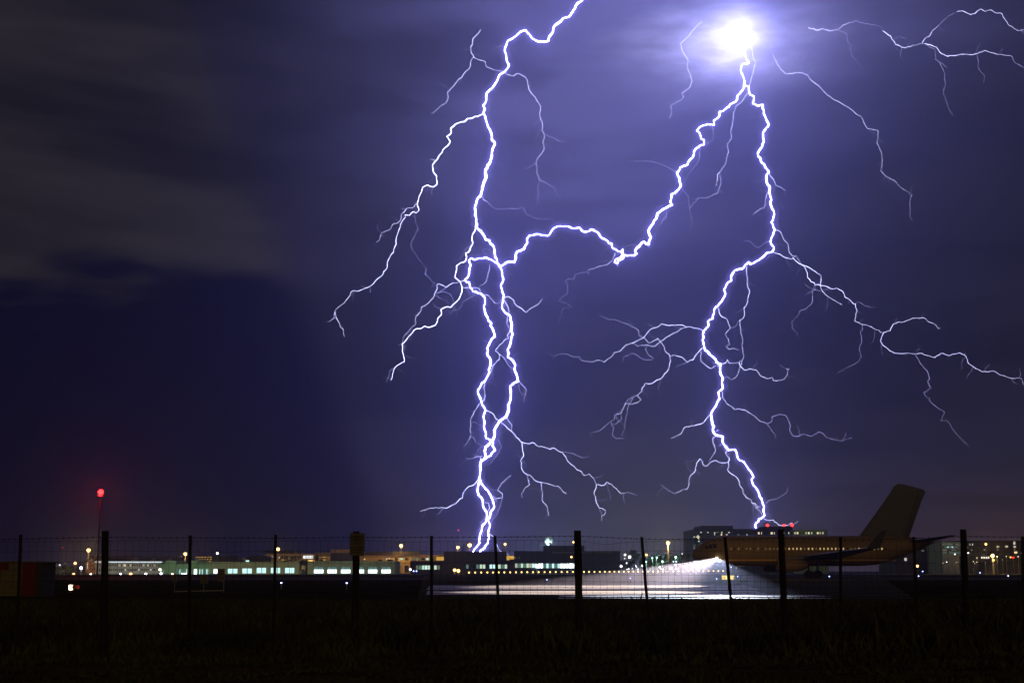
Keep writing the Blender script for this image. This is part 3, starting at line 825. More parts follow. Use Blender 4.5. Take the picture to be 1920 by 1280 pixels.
def terminal():
    Y = 640
    b = bld('terminal_building', 'broad amber-lit terminal with dark roof blocks rising behind the warehouse', 660, Y)
    block(b, 'wall', 497, 590, 1037.4, Y, 26, W['ochre'])
    block(b, 'wall', 590, 845, 1039.6, Y + 2, 26, W['ochre'])
    block(b, 'roof_block', 496, 552, 1031.2, Y + 1, 20, W['roof'], ybot=1037.2)
    block(b, 'roof_block', 620, 662, 1029.6, Y + 3, 20, W['ochre'], ybot=1036)
    block(b, 'roof_block', 619, 664, 1036.2, Y + 1, 20, W['roof'])
    block(b, 'roof_block', 684, 786, 1033.6, Y + 1.4, 20, W['roof'], ybot=1040.4)
    block(b, 'roof_block', 592, 622, 1035, Y + 4, 18, W['ochre'], ybot=1039.4)
    block(b, 'pier', 592, 595.4, 1040, Y - 0.4, 2, W['dark'])
    # parking deck with amber light between its floors
    for y in (1041.5, 1046.5, 1051.2):
        block(b, 'deck_slab', 597, 619, y, Y - 0.5, 3, W['ochre'], ybot=y + 1.4)
        for x in (598, 602, 606.4, 610, 614.6):
            window(b, x, x + 2.6, y + 1.6, y + 3.4, Y + 1.96, LIT['warmdim'] if x != 606.4 else LIT['amber'], frame=False)
    # white lit letters on the front, too small to read
    window(b, 568, 586.5, 1041.2, 1046.2, Y - 0.3, LIT['white'], 'lit_signboard', frame=False)
    for x in (572.0, 574.6, 577.6, 580.0, 583.2, 585.0):
        block(b, 'letter_stroke', x, x + 0.9, 1042.2, Y - 0.44, 0.02, W['dark'], ybot=1045.4)
    window(b, 508.5, 511.5, 1042.5, 1046, Y, LIT['pale'], frame=False); window(b, 522, 524, 1043, 1046, Y, LIT['pale'], frame=False); window(b, 541, 543, 1043.2, 1046, Y, LIT['pale'], frame=False)
    window(b, 504.8, 506, 1048.5, 1052, Y - .2, LIT['coolbright'], frame=False)
    for x in range(526, 566, 5): window(b, x, x + 4, 1042, 1046.4, Y, W['glass'])
    for x in range(526, 566, 8): window(b, x, x + 6, 1047.4, 1051, Y, W['glass'])
    Y += 2
    for x, k in ((724, 'pale'), (729, 'pale'), (740, 'glass'), (749, 'greenish'), (759.5, 'glass'), (772, 'greendim'), (780, 'greendim'), (790, 'glass'), (798, 'greenish'), (806, 'glass')):
        window(b, x, x + (6 if k != 'pale' else 2), 1045.4, 1049.4, Y, W['glass'] if k == 'glass' else LIT[k])
    window(b, 740.5, 744, 1055.4, 1057.6, Y, LIT['greenish']); window(b, 747, 751, 1054.6, 1057.6, Y, LIT['pale'])
    window(b, 682, 684.4, 1047, 1048.6, Y, LIT['warm'], frame=False)
    for x in (741, 759, 772): window(b, x, x + 7, 1060, 1072, Y, W['glass'])
    for px, pw in ((515, 420), (548, 420), (607, 500), (690, 800), (725, 1000), (760, 1000), (800, 900), (835, 400)): wash(b, px, 1050, 640 - 12, (1.0, 0.55, 0.12), pw * 0.75)
    # amber light boxes
    for x0, x1 in ((818, 833), (950, 964)):
        o = bld('amber_light_box', 'wide amber lit panel %s' % ('left of the dark building with chimneys' if x0 < 900 else 'squeezed between the two dark buildings'), (x0 + x1) / 2, 600, 'lit panel')
        block(o, 'support', (x0 + x1) / 2 - 1, (x0 + x1) / 2 + 1, 1050, 600.4, 0.6, W['dark'])
        block(o, 'cabinet', x0 - .5, x1 + .5, 1043.0 - (x0 > 900) * 2, 600.1, 0.8, W['frame'], ybot=1050.5)
        window(o, x0, x1, 1043.6 - (x0 > 900) * 2, 1046.4, 600, LIT['amber'], 'panel', frame=False); window(o, x0, x1, 1047.0, 1049.8, 600, LIT['amber'], 'panel', frame=False)
terminal()

def dark_buildings():
    Y = 500
    b = bld('dark_building', 'dark windowless-topped building under the lightning foot, with a strip of lit windows', 890, Y)
    block(b, 'wall', 832, 949.5, 1033.4, Y, 26, W['dark2'])
    block(b, 'wing', 769, 832, 1051, Y + 2, 20, W['dark'])
    block(b, 'canopy', 846, 965, 1049.5, Y - 5, 5, W['dark'])
    for i, x in enumerate((780, 785.5, 791, 796.5, 802, 814, 820)):
        window(b, x, x + 4.8, 1059.5, 1067, Y + 2, LIT[('greendim', 'cooldim', 'greenish', 'cool', 'greenish', 'greenish', 'greendim')[i]])
    for i, x in enumerate((874, 880, 886, 893, 899.5, 905, 911, 918, 924, 934, 940, 946)):
        window(b, x, x + 4.9, 1057.8, 1065.2, Y - 5.0, LIT[('cooldim', 'glass', 'glass', 'cooldim', 'greenish', 'greenish', 'glass', 'cool', 'cool', 'greenish', 'cooldim', 'greenish')[i]] if i not in (1, 2, 6) else W['glass'])
    for x, yt in ((866.2, 1024.8), (869.6, 1018.4)):
        c = bld('chimney_stack', 'shorter thin dark chimney beside the yellow lamps' if x < 868 else 'taller thin dark chimney beside the yellow lamps', x, Y + 8, 'chimney')
        mb = MB(); z0, z1 = 0, zat(yt, Y + 8)
        mb.tube([(0, 0, z0), (0, 0, z1 - .4), (0, 0, z1 - .4), (0, 0, z1)], [0.17, 0.16, 0.2, 0.2], 10); mb.build('stack', W['roof'], c)
    Y = 510
    b = bld('glazed_hall', 'dark stepped building with a brilliantly lit glass front behind the central post', 1060, Y)
    block(b, 'wall', 964, 1162.5, 1032.6, Y, 24, W['dark'])
    block(b, 'upper_storey', 1020, 1096, 1022.4, Y + 4, 16, W['dark2'], ybot=1032.4)
    block(b, 'flue', 1030.2, 1033.4, 1016.4, Y + 5, 1, W['roof'], ybot=1022.4)
    block(b, 'fascia', 1035, 1160, 1035.0, Y - 0.15, 0.12, W['render'], ybot=1035.7)
    block(b, 'canopy', 955, 1088, 1048, Y - 6, 6, W['dark'], ybot=1054.4)
    for i in range(22):
        x = 960.5 + i * 5.3
        k = ('greenish', 'pale', 'cooldim', 'greenish', 'cooldim', 'greenish', 'pale', 'cool')[i % 8] if x < 1002 else ('coolbright' if (1003 < x < 1018 or 1050 < x < 1078) else ('cool', 'cooldim')[i % 2])
        window(b, x, x + 4.6, 1055.8, 1063.6 if x < 1000 else 1064.4, Y - 0.02, LIT[k])
    for px in (966.6, 973.8): lamp(px, 1045, 509, 'warm', 0.8, 'tiny warm spot on the dark wall left of the water tower', 1.5, 'wall_light', 'lamp', 'tiny spots on the dark wall', pole=False)
    wash(b, 1040, 1058, Y - 5.5, (0.7, 0.92, 1.0), 260)
dark_buildings()

def water_tower():
    Y = 1000
    m = surface("white_tank_paint", (0.62, 0.66, 0.66), 0.6, 0.12, 0.25, 0.05)
    b = bld('water_tower', 'white onion-shaped water tower lit from below behind the dark stepped building', 1029, Y, 'water tower')
    q = mpp(Y)
    prof = [(0.0, 1003.0), (2.4, 1003.4), (5.0, 1005.4), (7.0, 1008.2), (8.2, 1012.2), (8.0, 1014.4), (6.8, 1017), (4.6, 1019.6), (2.4, 1022.6), (1.5, 1028), (1.3, 1050), (1.6, 1072)]
    mb = MB(); n = 28
    base = []
    for r, y in prof:
        z = zat(y, Y) if y < 1072 else 0
        mb.v += [(max(r, .02) * q * math.cos(2 * math.pi * k / n), max(r, .02) * q * math.sin(2 * math.pi * k / n), z) for k in range(n)]
    for i in range(len(prof) - 1):
        for k in range(n):
            mb.f.append((i * n + k, (i + 1) * n + k, (i + 1) * n + (k + 1) % n, i * n + (k + 1) % n)); mb.mi.append(0)
    mb.build('tank', m, b, smooth=True)
    mb = MB(); z = zat(1003, Y); mb.tube([(0, 0, z), (0, 0, z + 1.2)], 0.25, 8); mb.build('vent', W['roof'], b)
    em = surface("faded_emblem", (0.16, 0.2, 0.18), 0.7, 0.2, 0.5, 0.0)
    # dark emblem on the curved side, facing the airfield
    mb = MB()
    for i in range(8):
        z0, z1 = 1008.6 + i * 0.7, 1008.6 + (i + 1) * 0.7
        wd = 0.10 + 0.17 * math.sin(math.pi * (i + .5) / 8)
        def rad(y):
            for (r0, y0), (r1, y1) in zip(prof, prof[1:]):
                if y0 <= y <= y1: return (r0 + (r1 - r0) * (y - y0) / (y1 - y0)) * q + 0.06
        def pt(y, a): return (rad(y) * math.sin(a), -rad(y) * math.cos(a), zat(y, Y))
        for j in range(4):
            a0, a1 = 0.30 - wd + 2 * wd * j / 4, 0.30 - wd + 2 * wd * (j + 1) / 4
            mb.quad(pt(z1, a0), pt(z1, a1), pt(z0, a1), pt(z0, a0))
    mb.build('emblem', em, b)
    wash(b, 1026, 1032, Y - 9, (0.62, 1.0, 0.98), 12000, 0.3)
    wash(b, 1033, 1032, Y - 9, (0.62, 1.0, 0.98), 6000, 0.3)
water_tower()

def office_block():
    Y = 640
    b = bld('office_tower', 'tall dark office block with scattered lit windows where the right bolt lands', 1400, Y)
    block(b, 'wall', 1299.5, 1420, 992.2, Y, 34, W['office'])
    block(b, 'penthouse', 1315, 1376, 985, Y + 3, 24, W['office'], ybot=992.2)
    block(b, 'penthouse', 1376, 1412.5, 991.2, Y + 1.5, 24, W['office'], ybot=992.2)
    block(b, 'wall', 1420, 1490, 994.8, Y + 3, 34, W['office'])
    block(b, 'penthouse', 1434, 1488, 986.2, Y + 8, 20, W['dark'], ybot=994.8)
    block(b, 'wall', 1488.4, 1554, 992.8, Y + 2, 30, W['olive'])
    ra = random.Random(23)
    mesh_count = 0
    for r in range(17):
        y = 996.6 + r * 4.15
        for c in range(27):
            x = 1301.5 + c * 4.35
            f = 0.16 if r in (0, 1, 5) else 0.2
            if 5 <= r and x < 1345: f = 0.5 if r in (6, 9) else 0.25
            if r in (2, 3) : f = 0.30
            if ra.random() < f:
                k = ra.choice(('greendim', 'pale', 'pale', 'greenish', 'greenish'))
                window(b, x, x + ra.choice((1.6, 2.4, 3.4)), y, y + 2.0, Y, LIT[k], frame=False)
            elif r < 4:
                window(b, x, x + 3.2, y, y + 2.2, Y, W['glass'], frame=False)
    window(b, 1340.4, 1342.6, 997, 1000, Y, LIT['pale'], frame=False); window(b, 1309, 1311.2, 1003, 1009, Y - .1, LIT['warm'], frame=False); window(b, 1353, 1355.4, 1000, 1003.4, Y - .1, LIT['warm'], frame=False)
    for y0, y1, xs in ((997, 1001, ((1423, 3), (1429, 1.4), (1447, 3.6), (1453, 1.6))), (997, 1000.6, ((1470, 2.4), (1480, 2), (1491.5, 2.6), (1496, 3), (1512.5, 1.8), (1517, 3), (1523, 2), (1534, 3), (1539.5, 1.6), (1544, 2.4))),
                       (1003.6, 1006, ((1452.5, 4), (1475, 4.4), (1497, 1.4), (1511, 4), (1515.6, 3.6), (1537, 4)))):
        for x, wd in xs:
            window(b, x, x + wd, y0, y1, Y + (1.96 if x > 1488 else 2.96), LIT['warm'] if wd > 2.9 else LIT['pale'], frame=False)
    for x in range(1500, 1552, 7): window(b, x, x + 3, 997.2, 1000.6, Y + 1.97, W['glass'], frame=False)
    wash(b, 1520, 1012, Y - 12, (0.85, 1.0, 0.35), 1300)
    for px, py, lab in ((1439, 984.6, 'red obstruction light at the left end of the office penthouse'), (1470, 984.4, 'red obstruction light in the middle of the office penthouse'), (1485, 984.0, 'brightest red obstruction light at the right end of the office penthouse')):
        p = at(px, py, Y + 9)
        o = empty('obstruction_light', (p.x, p.y, p.z - 0.7)); tag(o, lab, 'beacon')
        mb = MB(); mb.tube([(0, 0, -0.1), (0, 0, .5)], 0.12, 8); mb.build('stem', HOUSE, o)
        mb = MB(); mb.ball((0, 0, .75), 0.62 if px != 1470 else 0.5, 10, 7); mb.build('bulb', gmat('red', 14), o, smooth=True)
office_block()

def right_buildings():
    Y = 560
    b = bld('low_building', 'long low dark building on the right skyline with scattered lit windows', 1830, Y)
    for x0, x1, yt in ((1680, 1745, 1016.5), (1745, 1768, 1014.6), (1804, 1872, 1013.2), (1872, 1960, 1012.6)):
        block(b, 'wall', x0, x1, yt, Y, 26, W['office'])
    for x0, x1, y0, y1, k in ((1751, 1757, 1018.4, 1021.6, 'warm'), (1746, 1750.5, 1025.6, 1028, 'greendim'), (1729, 1734, 1030.6, 1033.2, 'greendim'), (1696.4, 1701, 1045.2, 1050.8, 'pale'), (1762, 1766.4, 1044.4, 1048, 'greendim'),
                            (1813, 1816.4, 1024, 1026.6, 'greendim'), (1820, 1821.6, 1019.4, 1021.6, 'pale'), (1825, 1826.6, 1018.6, 1021.6, 'cool'), (1871, 1875.4, 1023, 1025.6, 'pale'), (1887, 1892, 1022.6, 1025.4, 'pale'),
                            (1871.5, 1874, 1028.6, 1031, 'greendim'), (1902.6, 1906.4, 1014.6, 1020.4, 'pale'), (1902.6, 1907, 1023, 1026, 'pale'), (1903, 1905, 1028.6, 1031, 'warmdim'), (1903.4, 1908.8, 1033.2, 1036.8, 'warm'),
                            (1846, 1850, 1028.8, 1031.4, 'greendim'), (1823, 1825, 1029, 1031.6, 'greendim')):
        window(b, x0, x1, y0, y1, Y, LIT[k], frame=False)
    b = bld('pale_office', 'small pale-lit office with rows of small windows left of the last thick post', 1785, Y - 20)
    block(b, 'wall', 1768.5, 1803, 1015.4, Y - 20, 24, W['stone'])
    ra = random.Random(9)
    for r, y in enumerate((1018.6, 1023.8, 1029.4, 1034.2)):
        for c in range(8):
            x = 1770 + c * 4.1
            k = ('cooldim', 'greendim', 'cool')[ra.choice((0, 1, 0))] if not (r == 1 and c in (0, 2, 4)) else 'cool'
            window(b, x, x + 2.0, y, y + 2.4, Y - 20, LIT[k] if ra.random() < .8 else W['glass'], frame=False)
    wash(b, 1786, 1026, Y - 34, (0.85, 0.95, 0.75), 420)
    b = bld('lobby_block', 'dark block with a long row of white lobby windows right of the last thick post', 1846, Y - 60)
    block(b, 'wall', 1826, 1880, 1041.6, Y - 60, 16, W['dark'])
    for i in range(7): window(b, 1841 + i * 2.2, 1842.6 + i * 2.2, 1043.2, 1046.4, Y - 60, LIT['pale' if i % 2 else 'white'], frame=False)
    window(b, 1832, 1833.6, 1043.8, 1047, Y - 60, LIT['pale'], frame=False)
right_buildings()

# small lights of the car park and the town beyond
def speck(px, py, Y, col, r, s, label, group):
    return lamp(px, py, Y, col, r, label, s, 'small_light', 'lamp', group)
ra = random.Random(31)
for px, py, c, r in ((1119, 1053.6, 'amber', .9), (1123.5, 1054.5, 'amber', 1.3), (1126.5, 1056, 'amber', 1.4), (1130.5, 1053.4, 'amber', .9), (1119.5, 1057.6, 'amber', .8), (1119.5, 1062, 'amber', 1.2), (1124, 1062.6, 'amber', .9),
                     (1127.6, 1063.6, 'amber', .8), (1133, 1063.2, 'amber', 1), (1136.4, 1062, 'amber', 1.3), (1136, 1064, 'amber', .8)):
    speck(px, py, 520, c, r, 5, 'small amber light in the tight cluster right of the central post', 'amber car park lights')
for px, py, c, r in ((1140, 1059.4, 'white', .8), (1145, 1059.6, 'white', .8), (1150, 1058.6, 'white', .7), (1156.4, 1058.6, 'white', 1), (1159, 1056.4, 'white', .7), (1154.6, 1066.6, 'white', 1.3), (1175, 1055, 'white', 1.4), (1176, 1066.6, 'white', 1),
                     (1179, 1065.8, 'white', 1.2), (1185.6, 1065.4, 'white', .8), (1192, 1060, 'white', 1.1), (1193.6, 1062.4, 'white', 1.0), (1196, 1066.4, 'cold', 1.4), (1171.5, 1046.6, 'white', .9), (1145.6, 1047.8, 'white', .8)):
    speck(px, py, 525, c, r, 5, 'small white light scattered over the car park before the dark trees', 'white car park lights')
for px, py, c, r, lab in ((1204, 1060, 'cold', 2.2, 'largest cold white light, beside the leaning steel post'), (1237, 1062.6, 'cold', 1.6, 'cold white light low in the middle of the lit grove'),
        (1239, 1066, 'white', 1.0, 'left of two tiny white lights below the lit grove'), (1243.6, 1066, 'white', 1.0, 'right of two tiny white lights below the lit grove'),
        (1267, 1065.4, 'white', 1.6, 'white light next to the pinkish lamp under the trees'), (1266, 1058, 'cold', 2.0, 'cold light just above the pinkish lamp at the right of the grove'),
        (1262.6, 1052, 'cold', 1.2, 'left light of a pair under the largest green-white lamp'), (1268, 1052, 'cold', 1.2, 'right light of a pair under the largest green-white lamp'),
        (1305.6, 1065.2, 'white', 1.1, 'small white light under the airliner nose'), (1342.6, 1063.8, 'white', 1.1, 'small white light behind the bright landing lamp'),
        (1371, 1062.6, 'cold', .9, 'small cold light under the forward fuselage'), (1279, 1037.6, 'white', .8, 'tiny white light high at the edge of the broad dark tree')):
    speck(px, py, 440, c, r, 6, lab, 'cold lights under the trees')
for px, py, c, r, lab in ((1790.6, 1038.4, 'white', 1.3, 'white light just left of the last thick fence post, under the pale office'), (1815.6, 1035.8, 'white', 1.5, 'white light just right of the last thick fence post'),
        (1775, 1053, 'white', .9, 'tiny white light low under the pale office'), (1768, 1055, 'warm', .7, 'faint warm light at the lower left of the pale office'), (1794, 1053.8, 'warm', .7, 'faint warm light at the lower right of the pale office'),
        (1825, 1052, 'warm', 1.1, 'brightest of three warm lights below the lobby windows'), (1831.6, 1053, 'warm', .9, 'right one of three warm lights below the lobby windows'), (1827.6, 1055.6, 'warm', .7, 'lowest of three warm lights below the lobby windows'),
        (1869.6, 1043, 'white', .9, 'small white light just right of the large amber lamp'), (1886.6, 1042.6, 'white', .7, 'faint white light between the large amber lamp and the red lamp'), (1909, 1043, 'warm', 1.2, 'warm light right of the red lamp by the border'),
        (1915, 1036.4, 'warm', .8, 'faint warm light nearest the right border'), (1848, 1054.4, 'warm', .6, 'faint warm speck below the row of lobby windows'), (1879.6, 1048.6, 'warm', .5, 'faintest warm speck right of the dimmer amber lamp')):
    speck(px, py, 478, c, r, 5, lab, 'pale lights on the right slope')

# ------------------------------------------------------------------ trees
def leaf_mesh(seed, rx, rz, n, size):
    ra = np.random.default_rng(seed)
    # several clumps inside the crown, each with its own leaves
    k = 16
    cl = ra.normal(size=(k, 3)); cl /= np.linalg.norm(cl, axis=1)[:, None]
    cl *= (0.35 + 0.5 * ra.random(k))[:, None]
    idx = ra.integers(0, k, n)
    p = cl[idx] + ra.normal(size=(n, 3)) * 0.17
    p *= np.array([rx, rx, rz])
    u = ra.normal(size=(n, 3)); u /= np.linalg.norm(u, axis=1)[:, None]
    v = np.cross(u, ra.normal(size=(n, 3))); v /= np.linalg.norm(v, axis=1)[:, None]
    s = size * (0.6 + 0.8 * ra.random(n))[:, None]
    V = np.stack([p - u * s, p + v * s * 0.5, p + u * s, p - v * s * 0.5], 1).reshape(-1, 3)
    i = np.arange(n) * 4
    return V, np.stack([i, i + 1, i + 2, i + 3], 1)
LEAF = surface("tree_leaves", (0.055, 0.085, 0.03), 0.8, 0.4, 1.2, 0.0, col2=(0.02, 0.04, 0.012), spec=0.15)
BARK = surface("tree_bark", (0.06, 0.045, 0.03), 0.95, 0.3, 4.0, 0.4, spec=0.1)
LM = []
for sd in range(4):
    V, Fq = leaf_mesh(sd, 1.0, 1.0, 900, 0.13)
    me = bpy.data.meshes.new("crown"); me.from_pydata(V.tolist(), [], Fq.tolist()); me.materials.append(LEAF); LM.append(me)
def tree(px, ytop, Y, wpx, i, label, group=None, name='tree'):
    q = mpp(Y)
    zt = zat(ytop, Y); r = wpx * q / 2
    rz = min(zt * 0.42, r * 1.25)
    root = empty(name, (xat(px, Y), Y, 0), i * 1.1)
    tag(root, label, 'tree', group)
    mb = MB(); ra = random.Random(i)
    h = zt - rz
    mb.tube([(0, 0, 0), (0.05 * r, 0, h * .5), (0, 0.04 * r, h), (0.03 * r, 0, h + rz * .5)], [0.09 * r + .08, 0.07 * r + .05, 0.05 * r + .04, 0.02], 7)
    for k in range(5):
        a = k * 1.3 + ra.random()
        mb.tube([(0, 0, h * .75), (math.cos(a) * r * .35, math.sin(a) * r * .35, h + rz * .1), (math.cos(a) * r * .6, math.sin(a) * r * .6, h + rz * ra.uniform(.2, .6))], [.04 * r + .03, .03 * r + .02, .015], 5)
    mb.build('trunk', BARK, root)
    put('crown', LM[i % 4], root, (0, 0, h), (0, 0, i), (r, r, rz))
    return root
for i, (px, yt, w, Y) in enumerate(((96, 1062, 12, 545), (108, 1060.5, 16, 560), (121, 1058.5, 18, 565), (135, 1060, 18, 570), (150, 1062, 16, 575), (128, 1064, 20, 520), (112, 1066, 18, 510))):
    tree(px, yt, Y, w, i, 'dark leafy tree in the clump between the hut and the brick building', 'trees of the left clump')
tree(101, 1070, 470, 15, 3, 'low bush lit vivid green beside the bright white lamp', name='bush')
tree(1190, 1027, 640, 21, 1, 'tall round dark tree standing above the car park lights')
for i, (px, yt, w, Y) in enumerate(((1168, 1047, 16, 640), (1181, 1046, 18, 630), (1206, 1041, 20, 640))):
    tree(px, yt, Y, w, i + 4, ('leftmost dark tree beside the tall round tree', 'dark tree just left of the tall round tree trunk', 'dark tree between the tall round tree and the leaning steel post')[i])
GROVE = ((1222, 1041, 20, 610, 'tree by the leaning steel post at the left end of the lit grove'), (1236, 1036, 22, 620, 'rounded tree rising left of the amber street lamp in the grove'),
         (1252, 1034, 22, 625, 'tall tree directly behind the pole of the amber street lamp'), (1266, 1036, 20, 610, 'tree just right of the amber street lamp in the grove'),
         (1282, 1034, 24, 640, 'broad dark tree between the grove and the office block'), (1294, 1036, 22, 650, 'dark tree against the left wall of the office block'),
         (1246, 1046, 24, 590, 'wide low tree in the front of the grove with a lamp before it'), (1228, 1050, 18, 580, 'small front tree at the left of the lit grove'),
         (1272, 1048, 18, 600, 'small front tree below the largest green-white lamp'), (1210, 1051, 18, 585, 'small tree lit green beside the foot of the leaning steel post'))
for i, (px, yt, w, Y, lab) in enumerate(GROVE):
    tree(px, yt, Y, w, i + 2, lab, 'trees of the lit grove')
for px, py, r, lab in ((1223, 1045.5, 2.0, 'green-white lamp at the left of the lit grove'), (1231.5, 1044.4, 2.2, 'green-white lamp high in the middle of the lit grove'), (1242, 1052, 2.6, 'larger green-white lamp low in the lit grove'), (1267, 1043.6, 2.8, 'largest green-white lamp at the right of the lit grove'), (1211.6, 1052.6, 1.6, 'dim green lamp beside the leaning steel post')):
    lamp(px, py, 572, 'green', r * 0.8, lab, 6, power=2400)
lamp(96, 1072, 462, 'green', 1.2, 'small green lamp in front of the vivid green bush', 4, power=900)
lamp(85, 1076, 462, 'cold', 1.8, 'cold white lamp at the ground left of the vivid green bush', 6, power=60)
# ------------------------------------------------------------------ things in the field
def field_things():
    red = surface("red_hut_paint", (0.11, 0.012, 0.010), 0.7, 0.2, 3.0, 0.1, spec=0.2)
    cream = surface("cream_hut_paint", (0.13, 0.105, 0.05), 0.7, 0.2, 3.0, 0.1, spec=0.2)
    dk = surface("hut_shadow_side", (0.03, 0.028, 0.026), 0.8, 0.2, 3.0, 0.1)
    Y = 57
    o = empty('equipment_hut', (xat(0, Y), Y, 0)); tag(o, 'small airfield hut painted in red and cream checks at the left border', 'hut')
    l = o.location
    def pan(x0, x1, y0, y1, mat, n='panel'):
        a, b = xat(x0, Y) - l.x, xat(x1, Y) - l.x
        zb = max(0.0, zat(y1, Y)); mb = MB()
        mb.box(a + .006, b - .006, -0.03, 0.0, zb + .006, zat(y0, Y) - .006); mb.build(n, mat, o)
    a, b = xat(-60, Y) - l.x, xat(68.5, Y) - l.x
    mb = MB(); mb.box(a, b + .25, 0.002, 1.6, 0, zat(1054, Y)); mb.build('body', dk, o)
    mb = MB(); mb.box(a - .05, b + .32, -0.08, 1.7, zat(1054, Y) + .002, zat(1051.6, Y)); mb.build('roof', cream, o)
    for k, (x0, x1) in enumerate(((-60, -27), (-27, 16.5), (16.5, 42.5), (42.5, 68))):
        c1 = (cream, red)[k % 2]
        pan(x0, x1, 1054.4, 1067.5, c1)
    pan(-60, 2, 1067.5, 1116.7, red); pan(2, 42.5, 1067.5, 1116.7, cream); pan(42.5, 68, 1067.5, 1116.7, red)
    mb = MB(); p = at(20, 1092, Y) - l; mb.box(p.x - .03, p.x + .03, -.05, -.032, p.z - .015, p.z + .015); mb.build('latch', POLE, o)
    # equipment boxes on a light frame
    Y = 68
    gal = surface("galvanised_frame", (0.20, 0.19, 0.17), 0.6, 0.2, 4.0, 0.05)
    box = surface("beige_cabinet", (0.10, 0.08, 0.045), 0.7, 0.2, 4.0, 0.1)
    o = empty('antenna_frame', (xat(374, Y), Y, 0)); tag(o, 'light frame with three beige equipment boxes standing in the field', 'equipment stand')
    l = o.location
    for x, yt in ((328.5, 1076), (382.5, 1090), (420.5, 1066)):
        p = at(x, yt, Y) - l; mb = MB(); mb.tube([(p.x, 0, 0), (p.x, 0, p.z)], .022, 8); mb.build('post', gal, o)
    a, b = at(329, 1111, Y) - l, at(420, 1107.4, Y) - l
    mb = MB(); mb.tube([(a.x, 0, .05), (b.x, 0, .10)], .03, 8); mb.build('rail', gal, o)
    for x0, x1, y0, y1 in ((323.6, 331, 1077, 1090), (376.4, 389, 1079, 1093), (408.6, 420, 1066.5, 1089.5)):
        a, b = at(x0, y0, Y) - l, at(x1, y1, Y) - l
        mb = MB(); mb.box(a.x, b.x, -.12, .12, b.z, a.z); mb.box(a.x - .015, b.x + .015, -.14, .14, a.z, a.z + .02); mb.build('cabinet', box, o)
    # red and white airfield lamp head near the mast
    Y = 70
    o = empty('guard_light', (xat(134, Y), Y, 0)); tag(o, 'low white airfield lamp with a red glow behind a dark housing', 'airfield light')
    p = at(134.4, 1100.5, Y)
    q = mpp(Y)
    mb = MB(); mb.tube([(0, 0, 0), (0, 0, p.z - .12)], .03, 8); mb.build('stem', HOUSE, o)
    mb = MB(); mb.box(3.5 * q, 16 * q, -.05, .12, p.z - 2.5 * q, p.z + 4 * q); mb.build('housing', HOUSE, o)
    mb = MB(); mb.box(-2.6 * q, 3.0 * q, -.06, .10, p.z - 4.6 * q, p.z + 4.4 * q)
    mb.build('lens', gmat('warm', 6), o)
    ld = bpy.data.lights.new("lamp_light", 'POINT'); ld.energy = 2.5; ld.color = (1, .05, .03); ld.shadow_soft_size = .05
    lo = bpy.data.objects.new("lamp_light", ld); lo.parent = o; lo.location = (18 * q, -.15, p.z); C.objects.link(lo)
    # stub at the taxiway edge
    Y = 52
    o = empty('marker_post', (xat(1253, Y), Y, 0)); tag(o, 'short dark marker stub standing at the near edge of the bright pavement', 'marker post')
    mb = MB(); z = zat(1113.2, Y); mb.tube([(0, 0, 0), (0, 0, z - .01), (0, 0, z)], [.024, .024, .015], 10); mb.build('stub', HOUSE, o)
    mb = MB(); mb.tube([(0, 0, z * .72), (0, 0, z * .9)], .027, 10); mb.build('collar', HOUSE, o)
    # lit guidance sign
    Y = 150
    o = empty('guidance_sign', (xat(1365, Y), Y, 0)); tag(o, 'small lit yellow taxiway guidance sign behind a leaning steel post', 'sign')
    l = o.location
    a, b = at(1353.6, 1078.2, Y) - l, at(1376.6, 1085.6, Y) - l
    mb = MB(); mb.box(a.x - .03, b.x + .03, .01, .18, b.z - .03, a.z + .03); mb.build('cabinet', HOUSE, o)
    mb = MB(); mb.box(a.x, b.x, -.01, .008, b.z, a.z); mb.build('panel', glow("lit_sign_yellow", (1.0, 0.72, 0.16), 1.15), o)
    for x, y0, y1, wd in ((1355.2, 1080.4, 1083.8, .9), (1358.2, 1080.4, 1084.2, 1.3), (1367.8, 1078.6, 1085.2, .8), (1374.9, 1081, 1085.2, 1.2)):
        p, r = at(x, y0, Y) - l, at(x + wd, y1, Y) - l
        mb = MB(); mb.box(p.x, r.x, -.016, -.011, r.z, p.z); mb.build('letter_stroke', surface("sign_ink", (.03, .022, .01), .8, .1, 5, 0), o)
    for s in (.2, .8):
        x = a.x + (b.x - a.x) * s; mb = MB(); mb.tube([(x, .1, 0), (x, .1, b.z)], .03, 8); mb.build('leg', POLE, o)
field_things()

